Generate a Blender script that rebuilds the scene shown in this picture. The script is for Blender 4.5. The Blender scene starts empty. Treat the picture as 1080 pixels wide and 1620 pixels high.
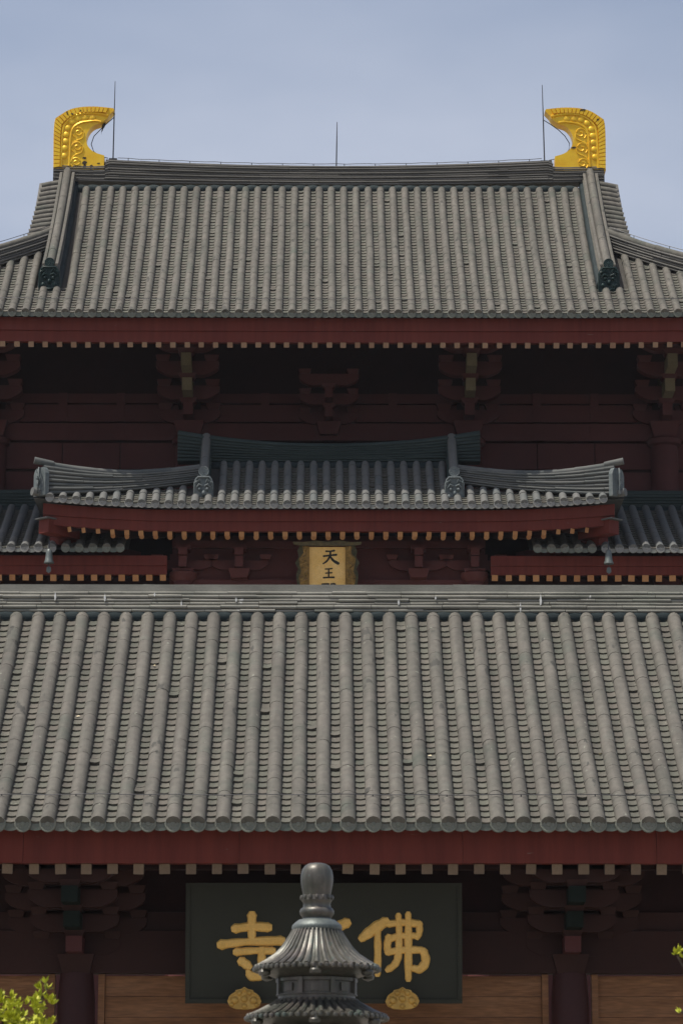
import bpy, math, random
import numpy as np
from math import sin, cos, pi, radians, atan2, sqrt, hypot

random.seed(7)
rng = np.random.default_rng(7)
S = bpy.context.scene
COL = S.collection

# ------------------------------------------------------------------ camera
cam_d = bpy.data.cameras.new('camera')
cam = bpy.data.objects.new('camera', cam_d)
COL.objects.link(cam)
S.camera = cam
cam.location = (0, 0, 1.6)
cam.rotation_euler = (radians(90 + 13), 0, -math.atan(30 / 4842))
cam_d.sensor_fit = 'VERTICAL'
cam_d.sensor_height = 36
cam_d.lens = 4842 / 1620 * 36
cam_d.dof.use_dof = True
cam_d.dof.focus_distance = 62
cam_d.dof.aperture_fstop = 7
cam_d.clip_start = 0.5
cam_d.clip_end = 6000

# ------------------------------------------------------------------ sky, sun, exposure
SUN_TILT_X = radians(20)    # early afternoon sun, high and to the left of the facade
SUN_TILT_Y = radians(10)    # leaning towards the camera side
SUN_EL = pi / 2 - SUN_TILT_X
world = bpy.data.worlds.new("World")
S.world = world
world.use_nodes = True
wn, wl = world.node_tree.nodes, world.node_tree.links
wn.clear()
wo = wn.new('ShaderNodeOutputWorld')
bg = wn.new('ShaderNodeBackground')
sky = wn.new('ShaderNodeTexSky')
sky.sky_type = 'NISHITA'
sky.sun_disc = False
sky.sun_elevation = SUN_EL
sky.sun_rotation = radians(-90)
sky.altitude = 20
sky.air_density = 1.0
sky.dust_density = 4.5
sky.ozone_density = 1.6
bg.inputs['Strength'].default_value = 0.125
# thin summer haze: paler and greyer towards the horizon, with faint uneven veils
tc = wn.new('ShaderNodeTexCoord')
sp3 = wn.new('ShaderNodeSeparateXYZ')
wl.new(tc.outputs['Generated'], sp3.inputs[0])
el = wn.new('ShaderNodeMapRange')
el.inputs['From Min'].default_value = 0.27
el.inputs['From Max'].default_value = 0.46
el.inputs['To Min'].default_value = 0.95
el.inputs['To Max'].default_value = 0.08
el.interpolation_type = 'SMOOTHSTEP'
wl.new(sp3.outputs['Z'], el.inputs['Value'])
vn = wn.new('ShaderNodeTexNoise')
vn.inputs['Scale'].default_value = 5.5
vn.inputs['Detail'].default_value = 4
vn.inputs['Roughness'].default_value = 0.5
vm_ = wn.new('ShaderNodeMapping')
vm_.inputs['Scale'].default_value = (1, 1, 2.4)
vm_.inputs['Rotation'].default_value = (0.3, 0.5, 0)
wl.new(tc.outputs['Generated'], vm_.inputs['Vector'])
wl.new(vm_.outputs[0], vn.inputs['Vector'])
vr_ = wn.new('ShaderNodeMapRange')
vr_.inputs['From Min'].default_value = 0.35
vr_.inputs['From Max'].default_value = 0.68
vr_.inputs['To Min'].default_value = 0.45
vr_.inputs['To Max'].default_value = 1.05
wl.new(vn.outputs['Fac'], vr_.inputs['Value'])
fm = wn.new('ShaderNodeMath'); fm.operation = 'MULTIPLY'; fm.use_clamp = True
wl.new(el.outputs[0], fm.inputs[0]); wl.new(vr_.outputs[0], fm.inputs[1])
sm_ = wn.new('ShaderNodeMix'); sm_.data_type = 'RGBA'
wl.new(fm.outputs[0], sm_.inputs[0]); wl.new(sky.outputs[0], sm_.inputs[6])
sm_.inputs[7].default_value = (4.75, 5.1, 6.0, 1)
wl.new(sm_.outputs[2], bg.inputs['Color'])
wl.new(bg.outputs[0], wo.inputs['Surface'])

sun_d = bpy.data.lights.new('sun', 'SUN')
sun_d.energy = 4.2
sun_d.angle = radians(0.5)
sun_d.color = (1.0, 0.95, 0.86)
sun = bpy.data.objects.new('sun', sun_d)
COL.objects.link(sun)
sun.rotation_euler = (SUN_TILT_Y, -SUN_TILT_X, 0)
sun.location = (-40, 20, 110)

S.view_settings.view_transform = 'Standard'
S.view_settings.look = 'None'
S.view_settings.gamma = 1
S.view_settings.exposure = 0.0
S.view_settings.use_curve_mapping = False
try:
    S.cycles.use_denoising = True
    S.cycles.max_bounces = 6
except Exception:
    pass


# ------------------------------------------------------------------ materials
def mat(name, cols, rough=0.75, metal=0.0, nscale=3.0, bump=0.15, bscale=40.0, stretch=(1, 1, 1),
        rand=0.0, fine=0.12, spec=0.4, spots=None, coat=0.0, spots2=None, streak=None):
    """Procedural Principled: ramp through cols by large noise + a random value per object and per
    island; fine noise modulates value; optional spots = (colour, scale, threshold)."""
    m = bpy.data.materials.new(name)
    m.use_nodes = True
    n, l = m.node_tree.nodes, m.node_tree.links
    b = n['Principled BSDF']
    b.inputs['Roughness'].default_value = rough
    b.inputs['Metallic'].default_value = metal
    b.inputs['Specular IOR Level'].default_value = spec
    if coat:
        b.inputs['Coat Weight'].default_value = coat
        b.inputs['Coat Roughness'].default_value = 0.2
    g = n.new('ShaderNodeNewGeometry')
    mp = n.new('ShaderNodeMapping')
    mp.inputs['Scale'].default_value = stretch
    l.new(g.outputs['Position'], mp.inputs['Vector'])
    nz = n.new('ShaderNodeTexNoise')
    nz.inputs['Scale'].default_value = nscale
    nz.inputs['Detail'].default_value = 5
    nz.inputs['Roughness'].default_value = 0.62
    l.new(mp.outputs[0], nz.inputs['Vector'])
    val = nz.outputs['Fac']
    mr = n.new('ShaderNodeMapRange')
    mr.inputs['From Min'].default_value = 0.3
    mr.inputs['From Max'].default_value = 0.7
    l.new(val, mr.inputs['Value'])
    val = mr.outputs[0]
    if rand > 0:
        oi = n.new('ShaderNodeObjectInfo')
        a = n.new('ShaderNodeMath'); a.operation = 'ADD'
        l.new(oi.outputs['Random'], a.inputs[0])
        l.new(g.outputs['Random Per Island'], a.inputs[1])
        fr = n.new('ShaderNodeMath'); fr.operation = 'FRACT'
        l.new(a.outputs[0], fr.inputs[0])
        mx = n.new('ShaderNodeMix'); mx.data_type = 'FLOAT'
        mx.inputs[0].default_value = rand
        l.new(val, mx.inputs[2]); l.new(fr.outputs[0], mx.inputs[3])
        val = mx.outputs[0]
    cr = n.new('ShaderNodeValToRGB')
    e = cr.color_ramp.elements
    while len(e) < len(cols):
        e.new(0.5)
    for i, c in enumerate(cols):
        e[i].position = i / max(1, len(cols) - 1)
        e[i].color = (*c, 1)
    l.new(val, cr.inputs[0])
    out = cr.outputs[0]
    fz = n.new('ShaderNodeTexNoise')
    fz.inputs['Scale'].default_value = bscale
    fz.inputs['Detail'].default_value = 4
    l.new(mp.outputs[0], fz.inputs['Vector'])
    if fine:
        f2 = n.new('ShaderNodeMapRange')
        f2.inputs['From Min'].default_value = 0.25
        f2.inputs['From Max'].default_value = 0.75
        f2.inputs['To Min'].default_value = 1 - fine
        f2.inputs['To Max'].default_value = 1 + fine
        l.new(fz.outputs['Fac'], f2.inputs['Value'])
        vm = n.new('ShaderNodeVectorMath'); vm.operation = 'SCALE'
        l.new(out, vm.inputs[0]); l.new(f2.outputs[0], vm.inputs['Scale'])
        out = vm.outputs[0]
    if streak:
        sv, amt = streak
        mp3 = n.new('ShaderNodeMapping'); mp3.inputs['Scale'].default_value = sv
        l.new(g.outputs['Position'], mp3.inputs['Vector'])
        s3 = n.new('ShaderNodeTexNoise'); s3.inputs['Scale'].default_value = 1.0; s3.inputs['Detail'].default_value = 4
        l.new(mp3.outputs[0], s3.inputs['Vector'])
        r3 = n.new('ShaderNodeMapRange')
        r3.inputs['From Min'].default_value = .3; r3.inputs['From Max'].default_value = .7
        r3.inputs['To Min'].default_value = 1 - amt; r3.inputs['To Max'].default_value = 1 + amt
        l.new(s3.outputs['Fac'], r3.inputs['Value'])
        v3 = n.new('ShaderNodeVectorMath'); v3.operation = 'SCALE'
        l.new(out, v3.inputs[0]); l.new(r3.outputs[0], v3.inputs['Scale'])
        out = v3.outputs[0]
    for spt in (spots, spots2):
        if not spt:
            continue
        sc, ss, th, st2 = spt
        mp2 = n.new('ShaderNodeMapping'); mp2.inputs['Scale'].default_value = st2
        l.new(g.outputs['Position'], mp2.inputs['Vector'])
        sz = n.new('ShaderNodeTexNoise'); sz.inputs['Scale'].default_value = ss
        sz.inputs['Detail'].default_value = 3
        l.new(mp2.outputs[0], sz.inputs['Vector'])
        rm = n.new('ShaderNodeMapRange')
        rm.inputs['From Min'].default_value = th
        rm.inputs['From Max'].default_value = th + 0.03
        l.new(sz.outputs['Fac'], rm.inputs['Value'])
        mc = n.new('ShaderNodeMix'); mc.data_type = 'RGBA'
        l.new(rm.outputs[0], mc.inputs[0]); l.new(out, mc.inputs[6])
        mc.inputs[7].default_value = (*sc, 1)
        out = mc.outputs[2]
    l.new(out, b.inputs['Base Color'])
    if bump:
        bp = n.new('ShaderNodeBump')
        bp.inputs['Strength'].default_value = bump
        bp.inputs['Distance'].default_value = 0.02
        l.new(fz.outputs['Fac'], bp.inputs['Height'])
        l.new(bp.outputs[0], b.inputs['Normal'])
    return m


M = {}
M['tube'] = mat('tube_tile_grey', [(.076, .084, .068), (.104, .099, .083), (.117, .107, .091), (.108, .110, .093)], .84, nscale=1.3, rand=.3, fine=.2, bscale=9,
                spots=((.06, .058, .05), 5.0, .66, (1, .4, .4)), spots2=((.20, .20, .165), 13.0, .70, (1, .8, .8)), streak=((7, .5, .5), .2))
M['pan'] = mat('pan_tile_grey', [(.064, .073, .057), (.103, .092, .077), (.090, .092, .073), (.126, .115, .097)], .85, nscale=4, rand=.75, streak=((5, .6, .6), .22), spots2=((.21, .21, .17), 15.0, .71, (1, 1, 1)))
M['disc_pale'] = mat('tile_end_pale', [(.24, .24, .225), (.31, .30, .28)], .85, nscale=10, rand=.5, bump=.5, bscale=70)
M['drip_pale'] = mat('drip_tile_pale', [(.20, .21, .195), (.30, .295, .27)], .8, nscale=9, rand=.3)
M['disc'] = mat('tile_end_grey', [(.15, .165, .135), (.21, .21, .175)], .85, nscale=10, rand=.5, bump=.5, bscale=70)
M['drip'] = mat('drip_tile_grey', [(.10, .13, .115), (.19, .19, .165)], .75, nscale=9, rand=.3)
M['bluetube'] = mat('tube_tile_bluegrey', [(.105, .118, .118), (.14, .14, .132), (.158, .154, .144)], .78, nscale=2, rand=.4)
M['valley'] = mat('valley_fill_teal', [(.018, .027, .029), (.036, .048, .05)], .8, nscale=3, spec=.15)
M['ridge'] = mat('ridge_stone_grey', [(.14, .145, .122), (.205, .20, .172), (.27, .26, .225)], .85, nscale=1.4, rand=.35,
                 stretch=(.6, 1, 2), streak=((1.3, 1, 1.6), .24), spots=((.5, .5, .48), 3.3, .735, (1.5, 1, .9)))
M['ridge_dark'] = mat('ridge_stone_charcoal', [(.085, .083, .074), (.13, .124, .112), (.18, .17, .152)], .85, nscale=1.2,
                      rand=.3, stretch=(.5, 1, 3))
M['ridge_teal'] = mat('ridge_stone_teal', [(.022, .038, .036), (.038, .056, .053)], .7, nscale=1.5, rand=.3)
M['hip_stone'] = mat('hip_stone_grey', [(.062, .075, .075), (.112, .116, .109), (.155, .154, .142)], .82, nscale=2.2, rand=.3,
                     stretch=(.7, .7, 2))
M['beast'] = mat('beast_glaze_green', [(.012, .028, .027), (.03, .05, .048)], .35, nscale=6, spec=.15)
M['lion'] = mat('lion_stone_bluegrey', [(.09, .115, .12), (.17, .185, .18)], .7, nscale=9)
M['deck'] = mat('roof_deck_dark', [(.05, .045, .04), (.07, .065, .055)], .9)
M['fascia'] = mat('fascia_red_paint', [(.122, .025, .018), (.146, .032, .022)], .6, nscale=.6, bump=.03, fine=.06,
                  stretch=(2.5, 1, .35), spec=.15, streak=((9, 1, .7), .14), spots=((.16, .09, .075), 7, .73, (.5, 1, 2.2)))
M['redwood'] = mat('wood_red_paint', [(.066, .022, .021), (.088, .029, .027)], .65, nscale=.8, fine=.1, bump=.06, spec=.15)
M['darkwood'] = mat('wood_brown_paint', [(.030, .0125, .010), (.042, .017, .0135)], .7, nscale=1, fine=.1, bump=.06, spec=.15)
M['column'] = mat('column_maroon_paint', [(.036, .013, .013), (.048, .018, .017)], .5, nscale=.8, bump=.03, spec=.15)
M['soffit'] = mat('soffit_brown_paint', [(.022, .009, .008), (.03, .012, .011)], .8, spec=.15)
M['green'] = mat('bracket_green_paint', [(.004, .008, .005), (.007, .012, .008)], .7, spec=.15)
M['ochre'] = mat('bracket_ochre_paint', [(.15, .125, .078), (.19, .16, .10)], .7, spec=.15)
M['raft'] = mat('rafter_end_ochre', [(.13, .09, .06), (.20, .14, .09)], .75, nscale=8, rand=.7)
M['raft_o'] = mat('rafter_end_orange', [(.38, .17, .07), (.48, .25, .11)], .7, nscale=10, rand=.7, spec=.15)
M['panel'] = mat('wall_timber_tan', [(.135, .062, .029), (.205, .098, .046), (.25, .128, .066)], .7, nscale=2.2, stretch=(.35, 1, 3),
                 rand=.3, fine=.3, bscale=14, spec=.15, streak=((1.0, 1, 22), .10))
M['gold'] = mat('gilded_yellow', [(.84, .45, .01), (.97, .63, .03)], .42, metal=.4, nscale=2.5, fine=.06, spec=.6,
                spots=((.05, .03, .015), 2.1, .705, (1, 1, 1)), bump=.05)
M['gold_old'] = mat('gilded_old', [(.09, .05, .012), (.38, .22, .05)], .5, metal=.2, nscale=9, bump=.2)
M['plaque'] = mat('plaque_gold_leaf', [(.80, .48, .13), (.90, .60, .23)], .5, nscale=4, metal=.15, bump=.03)
M['gold_mid'] = mat('gilded_mid', [(.40, .235, .05), (.60, .37, .09)], .45, metal=.3, nscale=6, bump=.2)
M['letter'] = mat('letter_gold', [(.70, .41, .095), (.82, .51, .145)], .55, nscale=7, metal=.1, bump=.2)
M['ink'] = mat('letter_black', [(.012, .01, .009), (.02, .016, .013)], .6)
M['board'] = mat('board_dark_green', [(.028, .029, .021), (.035, .036, .026)], .5, nscale=1, bump=.03, fine=.06, spec=.15)
M['bronze'] = mat('bronze_dark', [(.048, .052, .042), (.086, .083, .068), (.118, .10, .088)], .40, metal=.3, nscale=5, bump=.12,
                  bscale=30, spec=.55, streak=((22, 22, 2.5), .3), spots=((.085, .105, .088), 9, .64, (1, 1, .6)))
M['bell'] = mat('bell_bronze', [(.10, .12, .115), (.16, .175, .165)], .5, metal=.4, nscale=8)
M['wire'] = mat('wire_steel', [(.05, .05, .055), (.07, .07, .075)], .5, metal=.5, bump=0)
M['stone'] = mat('paving_stone', [(.20, .185, .155), (.26, .24, .205)], .9, nscale=.4)
M['bark'] = mat('bark_brown', [(.05, .035, .025), (.09, .065, .045)], .9, nscale=8)
M['leaf'] = mat('leaf_yellowgreen', [(.24, .28, .012), (.42, .45, .02), (.60, .58, .05)], .6, nscale=6, rand=.6, bump=0)
M['feather'] = mat('feather_dark', [(.02, .02, .02), (.04, .04, .04)], .8)


# ------------------------------------------------------------------ helpers
class MB:
    def __init__(s):
        s.v, s.f, s.sm = [], [], []

    def add(s, verts, faces, smooth=False):
        o = len(s.v)
        s.v.extend([tuple(p) for p in verts])
        for f in faces:
            s.f.append(tuple(i + o for i in f))
            s.sm.append(smooth)
        return s

    def box(s, c, d, rx=0, rz=0, ry=0, taper=None):
        hx, hy, hz = d[0] / 2, d[1] / 2, d[2] / 2
        P = []
        for z in (-1, 1):
            k = 1 if (taper is None or z > 0) else taper
            for x, y in ((-1, -1), (1, -1), (1, 1), (-1, 1)):
                p = [x * hx * k, y * hy * k, z * hz]
                p[1], p[2] = p[1] * cos(rx) - p[2] * sin(rx), p[1] * sin(rx) + p[2] * cos(rx)
                p[0], p[2] = p[0] * cos(ry) + p[2] * sin(ry), -p[0] * sin(ry) + p[2] * cos(ry)
                p[0], p[1] = p[0] * cos(rz) - p[1] * sin(rz), p[0] * sin(rz) + p[1] * cos(rz)
                P.append((p[0] + c[0], p[1] + c[1], p[2] + c[2]))
        return s.add(P, [(3, 2, 1, 0), (4, 5, 6, 7), (0, 1, 5, 4), (1, 2, 6, 5), (2, 3, 7, 6), (3, 0, 4, 7)])

    def prism(s, poly, y0, y1, smooth=False):
        """poly: (x,z) counter-clockwise seen from -Y; extruded from y0 (front) to y1"""
        n = len(poly)
        V = [(x, y0, z) for x, z in poly] + [(x, y1, z) for x, z in poly]
        F = [tuple(range(n)), tuple(range(2 * n - 1, n - 1, -1))]
        s.add(V, F)
        o = len(s.v) - 2 * n
        for i in range(n):
            j = (i + 1) % n
            s.f.append((o + j, o + i, o + n + i, o + n + j)); s.sm.append(smooth)
        return s

    def tube(s, pts, r, n=8, cap=True, smooth=True, flat=1.0):
        pts = [np.array(p, float) for p in pts]
        rs = r if hasattr(r, '__len__') else [r] * len(pts)
        V = []
        up0 = np.array([0, 0, 1.0])
        for i, p in enumerate(pts):
            t = pts[min(i + 1, len(pts) - 1)] - pts[max(i - 1, 0)]
            t = t / (np.linalg.norm(t) + 1e-9)
            a = np.cross(t, up0)
            if np.linalg.norm(a) < 1e-3:
                a = np.array([1.0, 0, 0])
            a /= np.linalg.norm(a)
            b = np.cross(a, t)
            for k in range(n):
                q = 2 * pi * k / n
                V.append(p + rs[i] * (cos(q) * a + sin(q) * flat * b))
        F = []
        for i in range(len(pts) - 1):
            for k in range(n):
                k2 = (k + 1) % n
                F.append((i * n + k, i * n + k2, (i + 1) * n + k2, (i + 1) * n + k))
        s.add(V, F, smooth)
        if cap:
            o = len(s.v) - len(V)
            s.f.append(tuple(o + k for k in range(n - 1, -1, -1))); s.sm.append(False)
            o2 = o + (len(pts) - 1) * n
            s.f.append(tuple(o2 + k for k in range(n))); s.sm.append(False)
        return s

    def lathe(s, prof, n=32, c=(0, 0), smooth=True, mod=None):
        """prof: (r,z) list from bottom to top"""
        V = []
        for r, z in prof:
            for k in range(n):
                q = 2 * pi * k / n
                rr = r * (mod(k) if mod else 1)
                V.append((c[0] + rr * cos(q), c[1] + rr * sin(q), z))
        F = []
        for i in range(len(prof) - 1):
            for k in range(n):
                k2 = (k + 1) % n
                F.append((i * n + k, i * n + k2, (i + 1) * n + k2, (i + 1) * n + k))
        s.add(V, F, smooth)
        o = len(s.v) - len(V)
        s.f.append(tuple(o + k for k in range(n - 1, -1, -1))); s.sm.append(False)
        o2 = o + (len(prof) - 1) * n
        s.f.append(tuple(o2 + k for k in range(n))); s.sm.append(False)
        return s

    def mesh(s, name, origin=(0, 0, 0), mat=None):
        v = np.array(s.v, float) - np.array(origin, float)
        return mk_mesh(name, v, s.f, s.sm, mat)


def mk_mesh(name, v, f, sm, m):
    me = bpy.data.meshes.new(name)
    me.from_pydata([tuple(p) for p in v], [], f)
    me.polygons.foreach_set('use_smooth', sm)
    if m is not None:
        me.materials.append(m)
    me.update()
    if any(sm):
        me.set_sharp_from_angle(angle=radians(38))
    return me


WORLD = {}


def link(name, data, parent=None, loc=(0, 0, 0), rot=(0, 0, 0), scale=(1, 1, 1), **props):
    """data at WORLD location loc; parents are never rotated or scaled"""
    o = bpy.data.objects.new(name, data)
    COL.objects.link(o)
    w = np.array(loc, float)
    WORLD[o.name] = w
    if parent is not None:
        o.parent = parent
        w = w - WORLD[parent.name]
    o.location = w
    o.rotation_euler = rot
    o.scale = scale
    for k, v in props.items():
        o[k] = v
    return o


def thing(name, label, cat, loc, group=None, data=None):
    o = link(name, data, None, loc, label=label, category=cat)
    if group:
        o['group'] = group
    return o


def build(name, mb, m, parent=None, origin=None, **props):
    if origin is None:
        a = np.array(mb.v)
        origin = (a.min(0) + a.max(0)) / 2
        origin[2] = a[:, 2].min()
    return link(name, mb.mesh(name, origin, m), parent, origin, **props)


def Rx(a):
    return np.array([[1, 0, 0], [0, cos(a), -sin(a)], [0, sin(a), cos(a)]])


def Rz(a):
    return np.array([[cos(a), -sin(a), 0], [sin(a), cos(a), 0], [0, 0, 1]])


def Ry(a):
    return np.array([[cos(a), 0, sin(a)], [0, 1, 0], [-sin(a), 0, cos(a)]])


def euler(e):
    return Rz(e[2]) @ Ry(e[1]) @ Rx(e[0])


class Pieces:
    """repeat pieces: the first `limit` in priority order are linked as objects sharing mesh data,
    the rest are joined into one part of kind stuff"""
    def __init__(s, name, proto, m, parent, limit, restname):
        s.name, s.m, s.parent, s.limit, s.rest = name, m, parent, limit, restname
        a, f, sm = proto
        s.pv, s.pf, s.ps = np.array(a, float), f, sm
        s.items = []

    def put(s, loc, rot=(0, 0, 0), scale=(1, 1, 1), pri=0.0):
        s.items.append((pri, tuple(loc), tuple(rot), tuple(scale)))

    def flush(s):
        it = sorted(s.items, key=lambda q: -q[0])
        sep, rest = it[:s.limit], it[s.limit:]
        me = mk_mesh(s.name, s.pv, s.pf, s.ps, s.m)
        for _, l, r, sc in sep:
            link(s.name, me, s.parent, l, r, sc)
        if rest:
            V, F = [], []
            n = len(s.pv)
            for i, (_, l, r, sc) in enumerate(rest):
                V.append((s.pv * np.array(sc)) @ euler(r).T + np.array(l))
                F.extend([tuple(j + i * n for j in f) for f in s.pf])
            V = np.concatenate(V)
            org = V.min(0)
            link(s.rest, mk_mesh(s.rest, V - org, F, list(s.ps) * len(rest), s.m), s.parent, org, kind='stuff')


def tube_proto(r, n=8, a0=-35, a1=215, back=.985, zc=.03):
    """half-round cover tile along +Y, unit length, front lip slightly larger"""
    V = []
    for y, k in ((0, 1), (1, back)):
        for i in range(n + 1):
            q = radians(a0 + (a1 - a0) * i / n)
            V.append((r * k * cos(q), y, zc + r * k * sin(q)))
    F = [(i, i + 1, n + 2 + i, n + 1 + i) for i in range(n)]
    F = [f[::-1] for f in F]
    sm = [True] * n
    F.append(tuple(range(n + 1))); sm.append(False)
    return V, F, sm


def dome_proto(r, zc=.03, n=8, m=4):
    V, F = [], []
    for j in range(m + 1):
        th = pi / 2 * j / m
        for i in range(n + 1):
            q = radians(-35 + 250 * i / n)
            V.append((r * cos(th) * cos(q), r * 1.0 * sin(th), zc + r * cos(th) * sin(q)))
    for j in range(m):
        for i in range(n):
            a = j * (n + 1) + i
            F.append((a + 1, a, a + n + 1, a + n + 2))
    return V, F, [True] * len(F)


def pan_proto(w=.27, sag=.048, th=.030, L=1.0, n=6):
    V = []
    for y, dz in ((0, th), (1, 0)):
        for i in range(n + 1):
            x = -w / 2 + w * i / n
            V.append((x, y, sag * (2 * x / w) ** 2 + dz))
    for i in range(n + 1):
        x = -w / 2 + w * i / n
        V.append((x, .012, sag * (2 * x / w) ** 2 - .004))
    k = n + 1
    F = [(i, i + 1, k + i + 1, k + i) for i in range(n)]
    sm = [True] * n
    F += [(2 * k + i, 2 * k + i + 1, i + 1, i) for i in range(n)]
    sm += [False] * n
    return V, F, sm


def disc_proto(r=.112, n=20, petals=8):
    """round tile end facing -Y: rim, recessed field, flower relief"""
    V, F, sm = [], [], []

    def ring(rr, y):
        o = len(V)
        for i in range(n):
            q = 2 * pi * i / n
            V.append((rr * cos(q), y, rr * sin(q)))
        return o

    def bridge(a, b, s=False):
        for i in range(n):
            j = (i + 1) % n
            F.append((a + i, a + j, b + j, b + i)); sm.append(s)
    r0 = ring(r, .03); r1 = ring(r, -.006); r2 = ring(r * .95, -.012); r3 = ring(r * .84, -.012); r4 = ring(r * .80, -.002)
    bridge(r0, r1, True); bridge(r1, r2); bridge(r2, r3); bridge(r3, r4)
    r5 = ring(r * .3, -.002); bridge(r4, r5)
    r6 = ring(r * .24, -.012); bridge(r5, r6)
    F.append(tuple(r6 + i for i in range(n))); sm.append(False)
    for p in range(petals):
        q = 2 * pi * (p + .5) / petals
        o = len(V)
        cx, cz = r * .56 * cos(q), r * .56 * sin(q)
        V.append((cx, -.013, cz))
        for i in range(6):
            t = 2 * pi * i / 6
            V.append((cx + r * .17 * cos(t), -.001, cz + r * .17 * sin(t)))
        for i in range(6):
            F.append((o, o + 1 + i, o + 1 + (i + 1) % 6)); sm.append(True)
    return V, F, sm


def drip_proto(w=.31, sag=.055, drop=.10, th=.02, n=8):
    V = []
    for y in (0, th):
        for i in range(n + 1):
            x = -w / 2 + w * i / n
            z = sag * (2 * x / w) ** 2
            V.append((x, y + .0, z + .02))
        for i in range(n + 1):
            x = -w / 2 + w * i / n
            z = sag * (2 * x / w) ** 2
            d = drop * (1 - .35 * (2 * x / w) ** 4)
            V.append((x, y - .012, z - d + .02))
    k = n + 1
    F = [(k + i, k + i + 1, i + 1, i) for i in range(n)]
    F += [(2 * k + i, 2 * k + i + 1, 3 * k + i + 1, 3 * k + i) for i in range(n)]
    F += [(3 * k + i, 3 * k + i + 1, k + i + 1, k + i) for i in range(n)]
    F += [(i, i + 1, 2 * k + i + 1, 2 * k + i) for i in range(n)]
    return V, F, [True] * len(F)


class Slope:
    """concave front slope: h(u) above the eave, u = horizontal distance back from the eave"""
    def __init__(s, Y, Z, d, H, c, lift=lambda x: 0.0):
        s.Y, s.Z, s.d, s.H, s.c, s.lift = Y, Z, d, H, c, lift

    def h(s, u):
        t = u / s.d
        return s.H * ((1 - s.c) * t + s.c * t * t)

    def ang(s, u):
        t = u / s.d
        return math.atan(s.H / s.d * ((1 - s.c) + 2 * s.c * t))

    def pos(s, x, u):
        return np.array([x, s.Y + u, s.Z + s.h(u) + s.lift(x) * max(0, 1 - u / s.d)])

    def walk(s, u0, u1, step):
        """stations equally spaced along the slope"""
        out, u = [], u0
        while u < u1 - 1e-6:
            a = s.ang(u)
            du = step * cos(a)
            out.append((u, a, min(step, (u1 - u) / cos(a))))
            u += du
        return out


def deck(slope, xs, umax, name, parent, m, off=-.03, n=8, under=None, **props):
    """one sheet under the tiles"""
    mb = MB()
    V, F = [], []
    for i, x in enumerate(xs):
        um = umax(x)
        for j in range(n + 1):
            u = um * j / n - (.0 if j else .02)
            p = slope.pos(x, u)
            V.append((p[0], p[1], p[2] + off))
    k = n + 1
    for i in range(len(xs) - 1):
        for j in range(n):
            F.append((i * k + j, (i + 1) * k + j, (i + 1) * k + j + 1, i * k + j + 1))
    mb.add(V, F, True)
    return build(name, mb, m, parent, **props)


def tile_field(slope, rows, umax, parent, sp, r, tubeL, panL, n_tube, n_pan, tube_m, pan_m, disc_lim=300, dome=True, wob=.003,
               gaps=.025):
    k = sp / .34
    T = Pieces('tube_tile', tube_proto(r), tube_m, parent, n_tube, 'tube_tile_rest')
    Pn = Pieces('pan_tile', pan_proto(.27 * k, .045 * k), pan_m, parent, n_pan, 'pan_tile_rest')
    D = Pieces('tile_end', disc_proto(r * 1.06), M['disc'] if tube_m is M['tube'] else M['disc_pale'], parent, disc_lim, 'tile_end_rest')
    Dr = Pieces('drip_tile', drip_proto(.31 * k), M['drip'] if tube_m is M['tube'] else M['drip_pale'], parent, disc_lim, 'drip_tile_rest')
    Dm = Pieces('tube_cap', dome_proto(r * .97), tube_m, parent, 0, 'tube_cap_rest')
    cx = sum(rows) / len(rows)
    for x in rows:
        um = umax(x)
        if um < .12:
            continue
        ph = random.uniform(-1, 1)
        for i, (u, a, L) in enumerate(slope.walk(-.10, um, tubeL)):
            p = slope.pos(x + wob * sin(u * 2.2 + ph * 3) + random.gauss(0, wob * .35), u)
            p[2] += random.gauss(0, .0015) + .012
            T.put(p, (a + random.gauss(0, .0025), 0, random.gauss(0, .003)), (1, L * 1.02, 1), -i * 100 - abs(x - cx))
        p = slope.pos(x, um)
        a = slope.ang(um)
        if dome:
            Dm.put((p[0], p[1] - .0, p[2] + .012), (a, 0, 0))
        a = slope.ang(0)
        p = slope.pos(x, -.115)
        D.put((p[0], p[1], p[2] + .012 + .022), (-.05 + random.gauss(0, .03), random.uniform(0, 6.28), 0), (1, 1, 1), -abs(x - cx))
        # pans to the right of this tube
    xs2 = [x + sp / 2 for x in rows[:-1]]
    for x in xs2:
        um = min(umax(x - sp / 2), umax(x + sp / 2)) + .1
        if um < .15:
            continue
        ws = slope.walk(-.06, um, panL)
        for i, (u, a, L) in enumerate(ws):
            p = slope.pos(x + random.gauss(0, .004), u)
            lift = abs(random.gauss(0, .002)) + (random.random() < gaps) * random.uniform(.006, .018)
            p[2] += lift
            Pn.put(p, (a - .01 + random.gauss(0, .004), random.gauss(0, .012), random.gauss(0, .010)), (1, L * 1.45, 1 + lift * 14),
                   -i * 100 - abs(x - cx))
        p = slope.pos(x, -.062)
        Dr.put((p[0], p[1], p[2] - .012), (slope.ang(0) * .3, 0, random.gauss(0, .01)), (1, 1, random.uniform(.9, 1.1)), -abs(x - cx))
    for q in (T, Pn, D, Dr, Dm):
        q.flush()


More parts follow.
